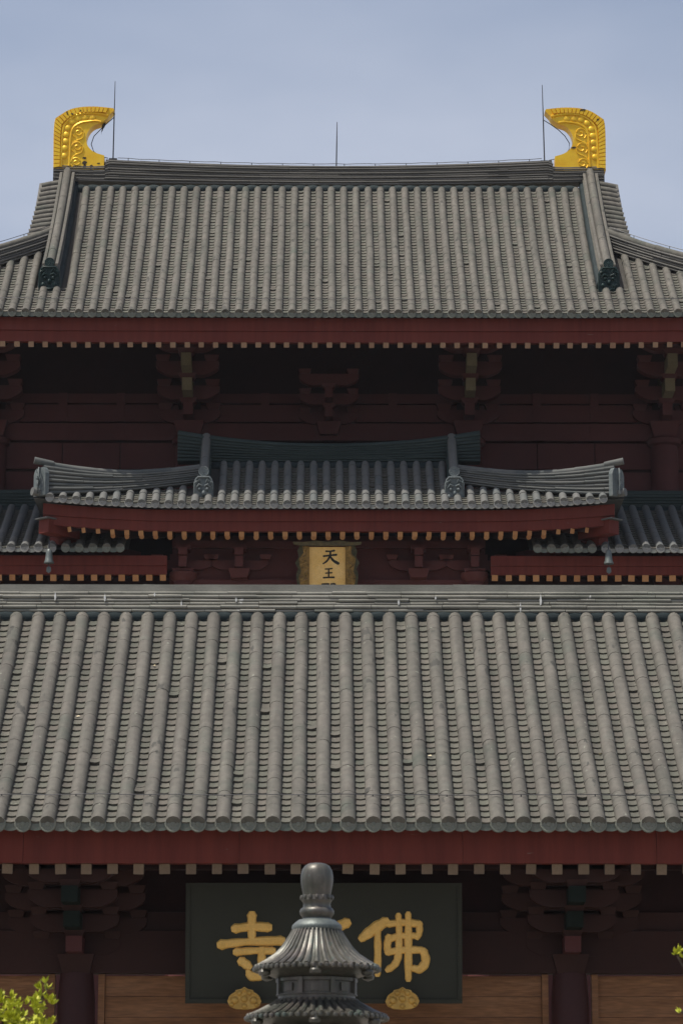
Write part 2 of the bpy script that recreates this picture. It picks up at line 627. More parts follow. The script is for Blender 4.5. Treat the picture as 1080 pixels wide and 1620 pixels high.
def valley_row(rows, fn, sp, r, parent, m):
    """dark fill pieces between the cover tiles under a ridge; fn(x) -> centre"""
    mb = MB()
    n = 8
    w = sp
    V, F = [], []
    for j in range(5):
        t = -1 + 2 * j / 4
        for i in range(n + 1):
            q = pi * .5 + pi * i / n * .75 + .1
            rr = r * (1 - .22 * t * t)
            V.append((t * w / 2, rr * cos(q), rr * sin(q)))
    for j in range(4):
        for i in range(n):
            a = j * (n + 1) + i
            F.append((a, a + 1, a + n + 2, a + n + 1))
    F = [f[::-1] for f in F]
    P = Pieces('valley_tile', (V, F, [True] * len(F)), m, parent, 120, 'valley_tile_rest')
    for x in rows[:-1]:
        c = fn(x + sp / 2)
        P.put(c, (random.gauss(0, .02), 0, random.gauss(0, .02)), (1, 1, 1), -abs(x))
    P.flush()


def sweep_box(mb, path, w, h, off=0.0, cap=True, smooth=True):
    """rectangular bar with a chamfered top/bottom edge swept along path (points are bottom centre)"""
    ch = min(w, h) * .22
    bl = min(h * .5, w * .2)
    arc = [(-pi / 2 + pi * i / 4) for i in range(5)]
    prof = [(w / 2 - bl + bl * cos(q), h / 2 + h / 2 * sin(q)) for q in arc] + [(-w / 2 + bl - bl * cos(q), h / 2 + h / 2 * sin(q)) for q in arc[::-1]]
    P = [np.array(p, float) for p in path]
    V, F = [], []
    n = len(prof)
    for i, p in enumerate(P):
        t = P[min(i + 1, len(P) - 1)] - P[max(i - 1, 0)]
        a = np.array([t[1], -t[0], 0]); a /= np.linalg.norm(a)
        for (s_, z) in prof:
            q = p + a * (s_ + off)
            V.append((q[0], q[1], q[2] + z))
    for i in range(len(P) - 1):
        for k in range(n):
            k2 = (k + 1) % n
            F.append((i * n + k, i * n + k2, (i + 1) * n + k2, (i + 1) * n + k))
    mb.add(V, F, True)
    o = len(mb.v) - len(V)
    mb.f.append(tuple(o + k for k in range(n - 1, -1, -1))); mb.sm.append(False)
    o += (len(P) - 1) * n
    mb.f.append(tuple(o + k for k in range(n))); mb.sm.append(False)


def stacked_ridge(name, parent, bottom, top, layers, w, m, tube_r=.08, tube_m=None, label=None, jut=.02, seg=1.2):
    """courses between a bottom and a top polyline, a round cap tile along the top"""
    root = None
    B = [np.array(p, float) for p in bottom]
    T = [np.array(p, float) for p in top]
    L = sum(np.linalg.norm(B[i + 1] - B[i]) for i in range(len(B) - 1))
    core = MB()
    h0 = np.mean([t[2] - b[2] for b, t in zip(B, T)])
    # solid core, slightly thinner than the courses
    n = len(B)
    V = []
    for b, t, i in zip(B, T, range(n)):
        d = B[min(i + 1, n - 1)] - B[max(i - 1, 0)]
        a = np.array([d[1], -d[0], 0]); a /= np.linalg.norm(a)
        for s_ in (-1, 1):
            q = a * s_ * (w / 2 - .035)
            V += [(b[0] + q[0], b[1] + q[1], b[2]), (b[0] + q[0], b[1] + q[1], t[2])]
    F = []
    for i in range(n - 1):
        o, p = i * 4, (i + 1) * 4
        F += [(o, o + 1, p + 1, p), (o + 2, p + 2, p + 3, o + 3), (o + 1, o + 3, p + 3, p + 1), (o, p, p + 2, o + 2)]
    F += [(0, 2, 3, 1), (n * 4 - 4, n * 4 - 3, n * 4 - 1, n * 4 - 2)]
    core.add(V, F)
    root = build(name, core, m, parent)
    if label:
        root['label'] = label
    # dense sampling for the courses
    NS = max(2, int(L / seg) + 1)
    ts = np.linspace(0, n - 1, NS * 4 + 1)

    def interp(A, t):
        i = min(int(t), n - 2)
        return A[i] * (1 - (t - i)) + A[i + 1] * (t - i)
    for k in range(layers):
        f0, f1 = k / layers, (k + 1) / layers
        mb = MB()
        cuts = sorted(random.sample(range(1, NS * 4), min(NS, NS * 4 - 1)))
        cuts = [0] + cuts + [NS * 4]
        for c0, c1 in zip(cuts[:-1], cuts[1:]):
            pts = []
            hh = h0
            for c in range(c0, c1 + 1):
                b, t = interp(B, ts[c]), interp(T, ts[c])
                z = b[2] + (t[2] - b[2]) * f0
                hh = (t[2] - b[2]) / layers
                pts.append((b[0], b[1], z + .002))
            e = .004
            dx = np.array(pts[-1]) - np.array(pts[0])
            dx = dx / np.linalg.norm(dx) * e
            pts[0] = tuple(np.array(pts[0]) + dx); pts[-1] = tuple(np.array(pts[-1]) - dx)
            ww = w + (jut if k % 2 else -jut * .4) + random.gauss(0, .006) + (layers - 1 - k) * .010
            sweep_box(mb, pts, ww, hh * .80, random.gauss(0, .003))
        build('ridge_course', mb, m, root)
    mb = MB()
    cuts = [0]
    while cuts[-1] < NS * 4:
        cuts.append(min(NS * 4, cuts[-1] + max(1, int(round(.8 / (L / (NS * 4)))))))
    for c0, c1 in zip(cuts[:-1], cuts[1:]):
        pts = [interp(T, ts[c]) + np.array([0, 0, tube_r * .35]) for c in range(c0, c1 + 1)]
        dz = random.gauss(0, .003)
        mb.tube([p + np.array([0, 0, dz]) for p in pts], [tube_r * (1.0 if i == 0 else .96) for i in range(len(pts))], 10)
    build('ridge_cap', mb, tube_m or m, root)
    return root


# arms of the bracket sets
def arm_poly(half, h):
    c = h * .75
    pts = [(-half, h), (-half, h * .62)]
    for i in range(1, 5):
        q = i / 5
        pts.append((-half + c * 1.3 * q ** 1.3, h * .62 * (1 - q ** .75)))
    pts.append((-half + c * 1.4, 0))
    R = [(-x, z) for x, z in pts[::-1]]
    poly = pts + R            # left top -> down -> right top : counter-clockwise seen from -Y
    return poly


def bracket_set(parent, x, Yw, z0, k, steps, front, mid=None, wide=1.0, longarms=True):
    """dougong: cap block, cantilever noses along -Y, arms along X with end blocks"""
    root_mb = MB()
    root_mb.box((x, Yw, z0 + .13 * k), (.52 * k, .5 * k, .26 * k), taper=.72)
    root = build('bracket_set', root_mb, M['darkwood'] if mid is None else mid, parent)
    m = M['darkwood'] if mid is None else mid
    th, t = .20 * k, .30 * k
    for s in range(steps + 1):
        z = z0 + .24 * k + s * t
        Y = Yw - s * .46 * k
        lens = [.62 * k * wide] if s in (0, steps) else [.62 * k * wide]
        for li, hl in enumerate(lens):
            mb = MB()
            mb.prism([(x + px, z + pz) for px, pz in arm_poly(hl, .24 * k)], Y - th / 2, Y + th / 2)
            build('bracket_arm', mb, m, root)
            for sx in (-1, 1):
                b = MB(); b.box((x + sx * (hl - .12 * k), Y, z + .24 * k + .055 * k), (.25 * k, .26 * k, .10 * k), taper=.75)
                build('bearing_block', b, m, root)
            if s < steps and longarms:
                hl2 = .98 * k * wide
                mb = MB()
                mb.prism([(x + px, z + t + pz) for px, pz in arm_poly(hl2, .24 * k)], Y - th / 2 + .01, Y + th / 2 - .01)
                build('bracket_arm', mb, m, root)
                for sx in (-1, 1):
                    b = MB(); b.box((x + sx * (hl2 - .12 * k), Y, z + t + .24 * k + .055 * k), (.25 * k, .26 * k, .10 * k), taper=.75)
                    build('bearing_block', b, m, root)
        if s < steps:
            Yf = Yw - (s + 1) * .46 * k - .16 * k
            mb = MB(); mb.box((x, (Yf + Yw) / 2, z + .13 * k), ((.225 if longarms else .165) * k, Yw - Yf, .22 * k))
            build('cantilever', mb, front[min(s, len(front) - 1)], root)
            b = MB(); b.box((x, Yw - (s + 1) * .46 * k, z + .245 * k + .04 * k), (.30 * k, .30 * k, .09 * k), taper=.75)
            build('bearing_block', b, m, root)
    return root


def rafters(parent, xs, Y, ztop, size, length, slope_ang, end_m, pri=None, lim=300, fan=None, round_=False):
    V = []
    if not round_:
        mb = MB(); mb.box((0, length / 2, -size / 2), (size, length, size))
    else:
        mb = MB(); mb.tube([(0, 0, -size / 2), (0, length, -size / 2)], size / 2, 10)
    me = mb.mesh('rafter', (0, 0, 0), M['soffit'])
    me.materials.append(end_m)
    for p in me.polygons:
        if all(abs(me.vertices[i].co.y) < 1e-5 for i in p.vertices):
            p.material_index = 1
    for x in xs:
        rz = fan(x) if fan else 0.0
        zz = ztop(x) if callable(ztop) else ztop
        link('rafter', me, parent, (x + random.gauss(0, .003), Y + random.gauss(0, .004), zz), (slope_ang + random.gauss(0, .008), random.gauss(0, .02), rz + random.gauss(0, .006)), (random.uniform(.94, 1.05), 1, random.uniform(.95, 1.05)))


# ------------------------------------------------------------------ characters (brush strokes, domed)
def stroke_mesh(mb, pts, size, x0, z0, depth, lift):
    P = [np.array(p, float) for p in pts]
    Q = []
    N = len(P)
    for i in range(N - 1):
        p0, p1, p2, p3 = P[max(i - 1, 0)], P[i], P[i + 1], P[min(i + 2, N - 1)]
        for t in np.linspace(0, 1, 5, endpoint=False):
            Q.append(.5 * ((2 * p1) + (-p0 + p2) * t + (2 * p0 - 5 * p1 + 4 * p2 - p3) * t * t + (-p0 + 3 * p1 - 3 * p2 + p3) * t ** 3))
    Q.append(P[-1])
    A, B = Q[0].copy(), Q[-1].copy()
    dA = (Q[0] - Q[1])[:2]; dA /= np.linalg.norm(dA) + 1e-9
    dB = (Q[-1] - Q[-2])[:2]; dB /= np.linalg.norm(dB) + 1e-9
    A[:2] += dA * A[2] * .42; A[2] *= .55
    B[:2] += dB * B[2] * .42; B[2] *= .55
    Q = [A] + Q + [B]
    V, F, n = [], [], 5
    for i, q in enumerate(Q):
        d = (Q[min(i + 1, len(Q) - 1)] - Q[max(i - 1, 0)])[:2]
        d /= np.linalg.norm(d) + 1e-9
        nrm = np.array([-d[1], d[0]])
        w = q[2] / 2 * (1 + .07 * sin(i * 1.7))
        for k in range(n):
            a = pi * k / (n - 1)
            c = q[:2] + nrm * w * cos(a)
            y = -depth * (.45 + .55 * sin(a)) if 0 < k < n - 1 else 0.0
            V.append((x0 + c[0] * size, y - lift, z0 + c[1] * size))
    for i in range(len(Q) - 1):
        for k in range(n - 1):
            F.append((i * n + k, i * n + k + 1, (i + 1) * n + k + 1, (i + 1) * n + k))
    F.append(tuple(range(n - 1, -1, -1)))
    o = (len(Q) - 1) * n
    F.append(tuple(o + k for k in range(n)))
    mb.add(V, F, False)


CH = {
    'fo': [[(.38, .86, .15), (.22, .76, .17), (.05, .63, .13)], [(.27, .72, .10), (.275, .45, .11), (.27, .12, .10)],
           [(.43, .83, .11), (.66, .85, .11), (.86, .83, .12)], [(.87, .83, .10), (.87, .72, .10), (.84, .64, .09)],
           [(.44, .62, .12), (.62, .66, .10), (.84, .66, .10)], [(.43, .64, .11), (.41, .53, .11), (.42, .43, .11)],
           [(.42, .43, .11), (.65, .46, .11), (.90, .46, .11)], [(.93, .44, .12), (.96, .30, .13), (.88, .19, .13), (.78, .20, .10)],
           [(.57, .95, .09), (.58, .70, .10), (.57, .40, .11), (.52, .26, .11), (.42, .18, .10)],
           [(.71, .97, .09), (.71, .5, .12), (.71, .05, .10)]],
    'guang': [[(.5, .97, .11), (.5, .75, .11), (.5, .55, .1)], [(.16, .84, .12), (.25, .74, .14), (.31, .66, .10)],
              [(.80, .86, .16), (.67, .80, .15), (.56, .70, .10)], [(.10, .50, .12), (.5, .54, .11), (.80, .53, .12)],
              [(.38, .50, .11), (.34, .28, .12), (.08, .05, .10)], [(.62, .52, .11), (.62, .18, .12), (.72, .07, .12), (.92, .10, .11), (.94, .22, .09)]],
    'si': [[(.26, .76, .15), (.5, .79, .13), (.75, .78, .16)], [(.51, .96, .15), (.51, .78, .13), (.51, .58, .12)],
           [(.05, .52, .16), (.4, .56, .12), (.95, .58, .16)], [(.28, .41, .13), (.55, .43, .11), (.82, .43, .13)],
           [(.66, .44, .12), (.66, .25, .13), (.65, .07, .14), (.51, .05, .15), (.46, .11, .10)], [(.36, .27, .15), (.46, .20, .14)]],
    'tian': [[(.25, .86, .10), (.5, .86, .08), (.76, .90, .11)], [(.10, .55, .11), (.5, .60, .09), (.88, .64, .12)],
             [(.52, .86, .10), (.48, .55, .11), (.30, .25, .10), (.06, .08, .07)], [(.5, .55, .09), (.7, .28, .14), (1.0, .10, .17)]],
    'wang': [[(.2, .88, .10), (.5, .90, .09), (.80, .93, .11)], [(.22, .50, .10), (.5, .52, .09), (.78, .54, .11)],
             [(.02, .08, .12), (.5, .11, .11), (.98, .12, .14)], [(.5, .90, .10), (.5, .5, .10), (.5, .11, .10)]],
    'dian': [[(.10, .90, .10), (.3, .92, .09), (.48, .92, .09)], [(.48, .92, .09), (.47, .72, .09)], [(.12, .70, .09), (.47, .71, .08)],
             [(.11, .90, .09), (.10, .5, .10), (.02, .08, .08)], [(.22, .62, .08), (.22, .36, .08)], [(.38, .62, .08), (.38, .36, .08)],
             [(.12, .50, .08), (.50, .52, .08)], [(.06, .34, .09), (.54, .36, .09)], [(.22, .26, .09), (.12, .10, .09)], [(.38, .26, .09), (.48, .12, .09)],
             [(.64, .90, .09), (.63, .70, .09), (.56, .60, .08)], [(.64, .91, .09), (.86, .91, .09), (.87, .66, .09), (.97, .64, .09)],
             [(.60, .48, .09), (.90, .50, .09), (.76, .26, .10), (.54, .06, .08)], [(.62, .38, .08), (.78, .20, .10), (.98, .06, .12)]],
}


def character(key, parent, m, size, x0, z0, depth, org, tilt, w=1.0):
    """strokes on a board whose front plane passes through org, tilted about X"""
    mb = MB()
    for i, st in enumerate(CH[key]):
        stroke_mesh(mb, [(a, b, c * w) for a, b, c in st], size, x0, z0, depth, .002 + .0012 * i)
    return link('character', mb.mesh('character', (0, 0, 0), m), parent, org, (tilt, 0, 0))


# ================================================================== THE PLACE
# ------------------------------------------------------------------ ground
mb = MB(); mb.add([(-2500, -2500, 0), (2500, -2500, 0), (2500, 2500, 0), (-2500, 2500, 0)], [(0, 1, 2, 3)])
build('ground', mb, mat('ground_pale_paving', [(.15, .14, .12), (.20, .188, .16)], .95, nscale=.05), kind='structure', origin=(0, 0, 0))
mb = MB(); mb.box((0, 32, .03), (40, 96, .06))
build('courtyard_paving', mb, M['stone'], kind='structure')

# ------------------------------------------------------------------ GATE HALL (nearest roof)
XG = 0.015
gate = thing('gate_hall', 'nearest hall with a wide grey tiled roof and red eave board behind the bronze tower', 'temple gate', (XG, 46.8, 0))
SP = .34
gs = Slope(41.62, 6.87, 5.15, 3.80, .10)
G0, G1 = -6.8, 6.8
g_rows = [0.01 + SP * i for i in range(-20, 21)]
g_um = lambda x: 5.13
groof = deck(gs, [G0 - .3 + (G1 - G0 + .6) * i / 12 for i in range(13)], lambda x: 5.2, 'roof', gate, M['deck'], -.035)
tile_field(gs, g_rows, g_um, groof, SP, .107, .40, .178, 300, 300, M['tube'], M['pan'])
# back slope of the gate roof
mb = MB()
gb = Slope(41.62, 6.87, 5.15, 3.80, .10)
V, F = [], []
for j in range(9):
    u = 5.2 * j / 8
    for x in (G0 - .3, G1 + .3):
        V.append((x, 46.95 * 2 - (41.62 + u), 6.87 + gb.h(u)))
for j in range(8):
    F.append((2 * j, 2 * j + 2, 2 * j + 3, 2 * j + 1))
mb.add(V, F, True)
build('roof_back', mb, M['tube'], gate)
valley_row(g_rows, lambda x: (x, 46.83, 10.71), SP, .14, groof, M['valley'])
# ridge: courses of separate tiles
rmb = MB(); rmb.box((XG, 46.97, 10.93), (G1 - G0 + .5, .34, .62))
gr = build('ridge', rmb, M['ridge'], gate)
def ridge_tile_mesh(h, d):
    q = MB()
    n = 6
    V = []
    for x in (-.5, .5):
        for i in range(n + 1):
            a = -pi / 2 + pi * i / n
            V.append((x, -d / 2 - h * .5 * cos(a), h / 2 + h / 2 * sin(a)))
        for i in range(n + 1):
            a = pi / 2 + pi * i / n
            V.append((x, d / 2 - h * .5 * cos(a), h / 2 + h / 2 * sin(a)))
    k = 2 * (n + 1)
    F = [(i, (i + 1) % k, k + (i + 1) % k, k + i) for i in range(k)]
    F = [f[::-1] for f in F]
    q.add(V, F, True)
    q.f.append(tuple(range(k))); q.sm.append(False)
    q.f.append(tuple(range(2 * k - 1, k - 1, -1))); q.sm.append(False)
    return q
zs = [10.785, 10.84, 10.905, 10.957, 11.012, 11.075]
hs = [.050, .060, .048, .050, .058, .052]
ds = [.47, .46, .43, .41, .40, .36]
for li, (z, h, d) in enumerate(zip(zs, hs, ds)):
    me = ridge_tile_mesh(h, d).mesh('ridge_tile', (0, 0, 0), M['ridge'])
    x = G0 - .2 + random.uniform(-.4, 0)
    while x < G1 + .2:
        L = random.choice([.52, .55, .58, .6])
        link('ridge_tile', me, gr, (x + L / 2, 46.97 + random.gauss(0, .006), z + random.gauss(0, .003)),
             (0, random.gauss(0, .0035), random.gauss(0, .006)), (L - .006, 1, 1))
        x += L
me = MB().tube([(-.5, 0, 0), (.5, 0, 0)], [.078, .074], 14).mesh('ridge_cap', (0, 0, 0), M['ridge'])
x = G0 - .4
while x < G1 + .2:
    link('ridge_cap', me, gr, (x + .22, 46.97 + random.gauss(0, .004), 11.19 + random.gauss(0, .003)), (0, random.gauss(0, .005), 0), (.445, 1.6, 1))
    x += .44
M['white'] = mat('dropping_white', [(.6, .6, .57), (.75, .75, .72)], .8)
for pxx, pyy, hh in ((90, 948, .13), (168, 950, .12), (288, 960, .12), (374, 953, .07), (246, 945, .06), (629, 957, .09), (687, 950, .05), (820, 965, .15), (852, 953, .17)):
    X = (pxx - 510) * .0099; Z = 11.27 - (pyy - 924) * .0099
    q = MB(); w_ = random.uniform(.010, .018)
    pts = [(X - w_, Z + .01), (X - w_ * .5, Z - hh * .5), (X + w_ * .3, Z - hh * .45), (X + w_, Z - hh * .1), (X + w_ * .5, Z + hh * .3), (X, Z + hh * .55), (X - w_ * .4, Z + hh * .3)]
    q.prism(pts, 46.71, 46.78)
    build('bird_dropping', q, M['white'], gr)
# eave board
cuts = [G0 - .3, -4.1, -1.15, 1.9, 4.55, G1 + .3]
for a, b in zip(cuts[:-1], cuts[1:]):
    mb = MB(); mb.box(((a + b) / 2 + XG, 41.90 + random.gauss(0, .004), 6.555 + random.gauss(0, .002)), (b - a - .006, .18, .45), ry=random.gauss(0, .0008))
    build('eave_board', mb, M['fascia'], gate)
mb = MB(); mb.box((XG, 41.86, 6.80), (G1 - G0 + .6, .20, .035))
build('eave_lath', mb, M['fascia'], gate)
mb = MB()
sa = radians(17)
mb.add([(G0 - .3, 41.83, 6.334), (G1 + .3, 41.83, 6.334), (G1 + .3, 47.1, 6.334 + 5.27 * .5), (G0 - .3, 47.1, 6.334 + 5.27 * .5)], [(0, 1, 2, 3)])
build('soffit', mb, M['soffit'], gate)
rx0 = (17 - 512) * .00868
g_raf = [rx0 + .3575 * i for i in range(-5, 34)]
rafters(gate, g_raf, 41.87, 6.326, .142, 2.4, radians(17), M['raft'])
# columns, beams, wall
COLX = [-3.46 - 3.6, -3.46, 3.49, 3.49 + 3.6]
YW = 43.6
for cx in COLX:
    mb = MB(); mb.lathe([(.27, 0), (.275, 3.5), (.265, 4.6), (.235, 4.97)], 28, (cx, YW - .02))
    build('column', mb, M['column'], gate, origin=(cx, YW, 0))
def nose_set(cx):
    return bracket_set(gate, cx, YW - .05, 4.965, 1.0, 3, [M['redwood'], M['green'], M['green']])
for cx in COLX:
    nose_set(cx)
mb = MB(); mb.box((XG, YW + .02, 5.265), (14.2, .30, .59)); build('lintel_beam', mb, M['darkwood'], gate)
mb = MB(); mb.box((XG, YW + .06, 5.70), (14.2, .22, .26)); build('tie_beam', mb, M['darkwood'], gate)
mb = MB(); mb.box((XG, YW + .10, 6.45), (14.2, .16, 1.22)); build('bracket_wall', mb, M['soffit'], gate)
mb = MB(); mb.box((XG, YW - 1.43, 6.38), (14.2, .2, .2)); build('eave_purlin', mb, M['soffit'], gate)
mb = MB(); mb.box((XG, YW - .5, 6.62), (14.2, .18, .18)); build('inner_purlin', mb, M['soffit'], gate)
for a, b in zip(COLX[:-1], COLX[1:]):
    x0, x1 = a + .30, b - .30
    mb = MB(); mb.box(((x0 + x1) / 2, YW + .12, 1.6), (x1 - x0 - .02, .08, 3.2)); wall = build('wall', mb, M['redwood'], gate)
    for xf in (x0 + .05, x1 - .05):
        mb = MB(); mb.box((xf, YW + .06, 4.22), (.09, .16, 1.48)); build('wall_frame', mb, M['panel'], wall)
    for k in range(5):
        mb = MB(); mb.box(((x0 + x1) / 2, YW + .10 + random.gauss(0, .003), 4.80 - k * .29), (x1 - x0 - .2, .08, .283))
        build('plank', mb, M['panel'], wall)
    mb = MB(); mb.box(((x0 + x1) / 2, YW + .05, 3.35), (x1 - x0 - .02, .2, .24)); build('wall_rail', mb, M['redwood'], wall)
mb = MB(); mb.box((XG, 47, .2), (15.5, 9.6, .4)); build('plinth', mb, M['stone'], gate)

# lightning wire above the gate eave
w = thing('lightning_wire', 'thin dark wire strung just above the nearest tiled eave', 'wire', (XG, 41.9, 7.2))
def strand(points, r, parent, m=None, name='strand'):
    q = MB(); q.tube(points, r, 6); return build(name, q, m or M['wire'], parent)
pts = []
for i in range(0, 41):
    x = g_rows[0] + SP * i
    p = gs.pos(x, .33)
    pts.append((x, p[1], p[2] + .20 + .006 * sin(i * 1.9) + .004 * sin(i * .7)))
strand(pts, .0065, w)
for i in range(1, 41, 3):
    x, y, z = pts[i]
    strand([(x, y, z + .004), (x, y + .01, z - .075)], .008, w, name='clip')

# ------------------------------------------------------------------ gate name board with gold characters
SB_TILT = radians(6)
sbo = np.array([XG + .005, 42.93, 4.51])
sign = thing('name_board', 'wide dark green board with raised gold characters under the nearest eave', 'sign', sbo)
def tilted(parent, name, mb, m, org, tilt):
    return link(name, mb.mesh(name, (0, 0, 0), m), parent, org, (tilt, 0, 0))
SW, SH = 3.84, 1.66
mb = MB(); mb.box((0, .06, SH / 2), (SW - .04, .12, SH - .04)); tilted(sign, 'panel', mb, M['board'], sbo, SB_TILT)
for (cx, cz, dx, dz) in ((0, SH - .03, SW, .06), (0, .03, SW, .06), (-SW / 2 + .03, SH / 2, .06, SH - .124), (SW / 2 - .03, SH / 2, .06, SH - .124)):
    mb = MB(); mb.box((cx, .045, cz), (dx, .15, dz)); tilted(sign, 'frame', mb, M['board'], sbo, SB_TILT)
px = .0088
character('si', sign, M['letter'], .92, (345 - 512) * px + .0, .33, .035, sbo, SB_TILT)
character('guang', sign, M['letter'], .94, (460 - 512) * px + .02, .30, .035, sbo, SB_TILT)
character('fo', sign, M['letter'], .97, (567 - 512) * px, .29, .035, sbo, SB_TILT)
# gilded cloud brackets at its foot
for cx, side in ((388, 'left'), (636, 'right')):
    X = XG + (cx - 512) * px
    t = thing('sign_bracket', 'gilded cloud shaped bracket under the dark sign, on the %s of the bronze tower' % side, 'bracket', (X, 42.8, 4.4),
              'gilded brackets under the sign')
    mb = MB()
    poly = [(-.20, -.10), (-.12, -.135), (0, -.145), (.12, -.135), (.20, -.10), (.235, -.03), (.20, .05), (.15, .06), (.12, .12), (.05, .135), (0, .165), (-.05, .135),
            (-.12, .12), (-.15, .06), (-.20, .05), (-.235, -.03)]
    mb.prism([(X + a, 4.56 + b) for a, b in poly], 42.74, 42.90)
    body = build('cloud_plate', mb, M['gold_mid'], t)
    for (a, b, r) in ((0, .0, .05), (-.13, -.02, .055), (.13, -.02, .055), (-.07, .08, .04), (.07, .08, .04), (0, -.1, .04), (-.17, -.08, .03), (.17, -.08, .03), (0, .12, .03)):
        q = MB()
        q.lathe([(r, 0), (r * .85, .02), (r * .45, .035), (.004, .038)], 10)
        v = [(X + a + p[0], 42.74 - p[2], 4.56 + b + p[1]) for p in q.v]
        q.v = v
        build('boss', q, M['gold_mid'], t)
    mb = MB(); mb.tube([(X + .21 * cos(a), 42.735, 4.55 + .115 * sin(a)) for a in np.linspace(0, pi, 14)], .014, 6)
    build('rim', mb, M['gold_mid'], t)

# ------------------------------------------------------------------ MAIN HALL
XM = 0.15
hall = thing('main_hall', 'large far hall with double eaves, grey tile roofs and yellow horn ornaments on its ridge', 'temple hall', (XM, 82, 0))
HIPX, HIPU, HIPK = 7.36, 3.15, .62
SU = .3336
def up_lift(x):
    a = max(0, abs(x - XM) - 5)
    return .0022 * a * a
us = Slope(73.80, 23.773, 5.71, 5.20, .17, up_lift)
def u_um(x):
    a = abs(x - XM)
    if a < 6.92:
        return 5.67
    if a < 7.46:
        return 1.15
    return max(0, HIPU - HIPK * (a - HIPX) - .12)
u_rows = [.216 + SU * i for i in range(-31, 32)]
uroof = deck(us, [XM - 12.4 + 24.8 * i / 60 for i in range(61)], lambda x: 5.79 if abs(x - XM) < 7.36 else max(.02, HIPU - HIPK * (abs(x - XM) - HIPX)), 'upper_roof', hall, M['deck'], -.035)
tile_field(us, u_rows, u_um, uroof, SU, .103, .42, .172, 110, 0, M['tube'], M['pan'], wob=.005)
u_core = [x for x in u_rows if abs(x - XM) < 7.06]
RZ = lambda x: 29.13 + .0022 * (x - XM) ** 2
RT = lambda x: 29.699 + .0048 * (x - XM) ** 2
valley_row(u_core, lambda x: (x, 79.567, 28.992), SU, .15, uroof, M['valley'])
# back slope and gable ends, hip side slopes
mb = MB(); V, F = [], []
for j in range(9):
    u = 5.9 * j / 8
    for x in (XM - 7.1, XM + 7.1):
        V.append((x, 79.76 * 2 - (73.80 + min(u, 2.7 if abs(x - XM) > 8 else 9)), 23.773 + us.h(min(u, 2.7 if abs(x - XM) > 8 else 9)) * (1 if abs(x - XM) < 8 else 0) ))
for j in range(8):
    a = j * 2
    F.append((a, a + 2, a + 3, a + 1))
mb.add(V, F, True)
build('roof_back', mb, M['tube'], hall)
for s in (-1, 1):
    mb = MB()
    mb.add([(XM + s * 7.06, 76.5, 25.9), (XM + s * 7.06, 83.0, 25.9), (XM + s * 7.06, 79.76, 29.17)], [(0, 1, 2), (2, 1, 0)])
    build('gable_wall', mb, M['redwood'], hall)
    mb = MB()
    A = [us.pos(XM + s * (HIPX + t * 5), HIPU * (1 - t)) for t in np.linspace(0, 1, 9)]
    V = [tuple(p) for p in A] + [(p[0], 159.52 - p[1], p[2]) for p in A]
    mb.add(V, [(i, i + 1, 9 + i + 1, 9 + i) for i in range(8)], True)
    build('side_slope', mb, M['tube'], hall)

# main ridge
xs = np.concatenate([[XM - 7.535, XM - 6.9, XM - 6.13], np.linspace(XM - 6.10, XM + 6.10, 25), [XM + 6.13, XM + 6.9, XM + 7.535]])
mr_ = stacked_ridge('main_ridge', hall, [(x, 79.743, RZ(x)) for x in xs], [(x, 79.743, min(RT(x), RZ(x) + (.46 if abs(x - XM) > 6.115 else 2))) for x in xs], 9, .42, M['ridge_dark'], .05, jut=.03, seg=1.1)

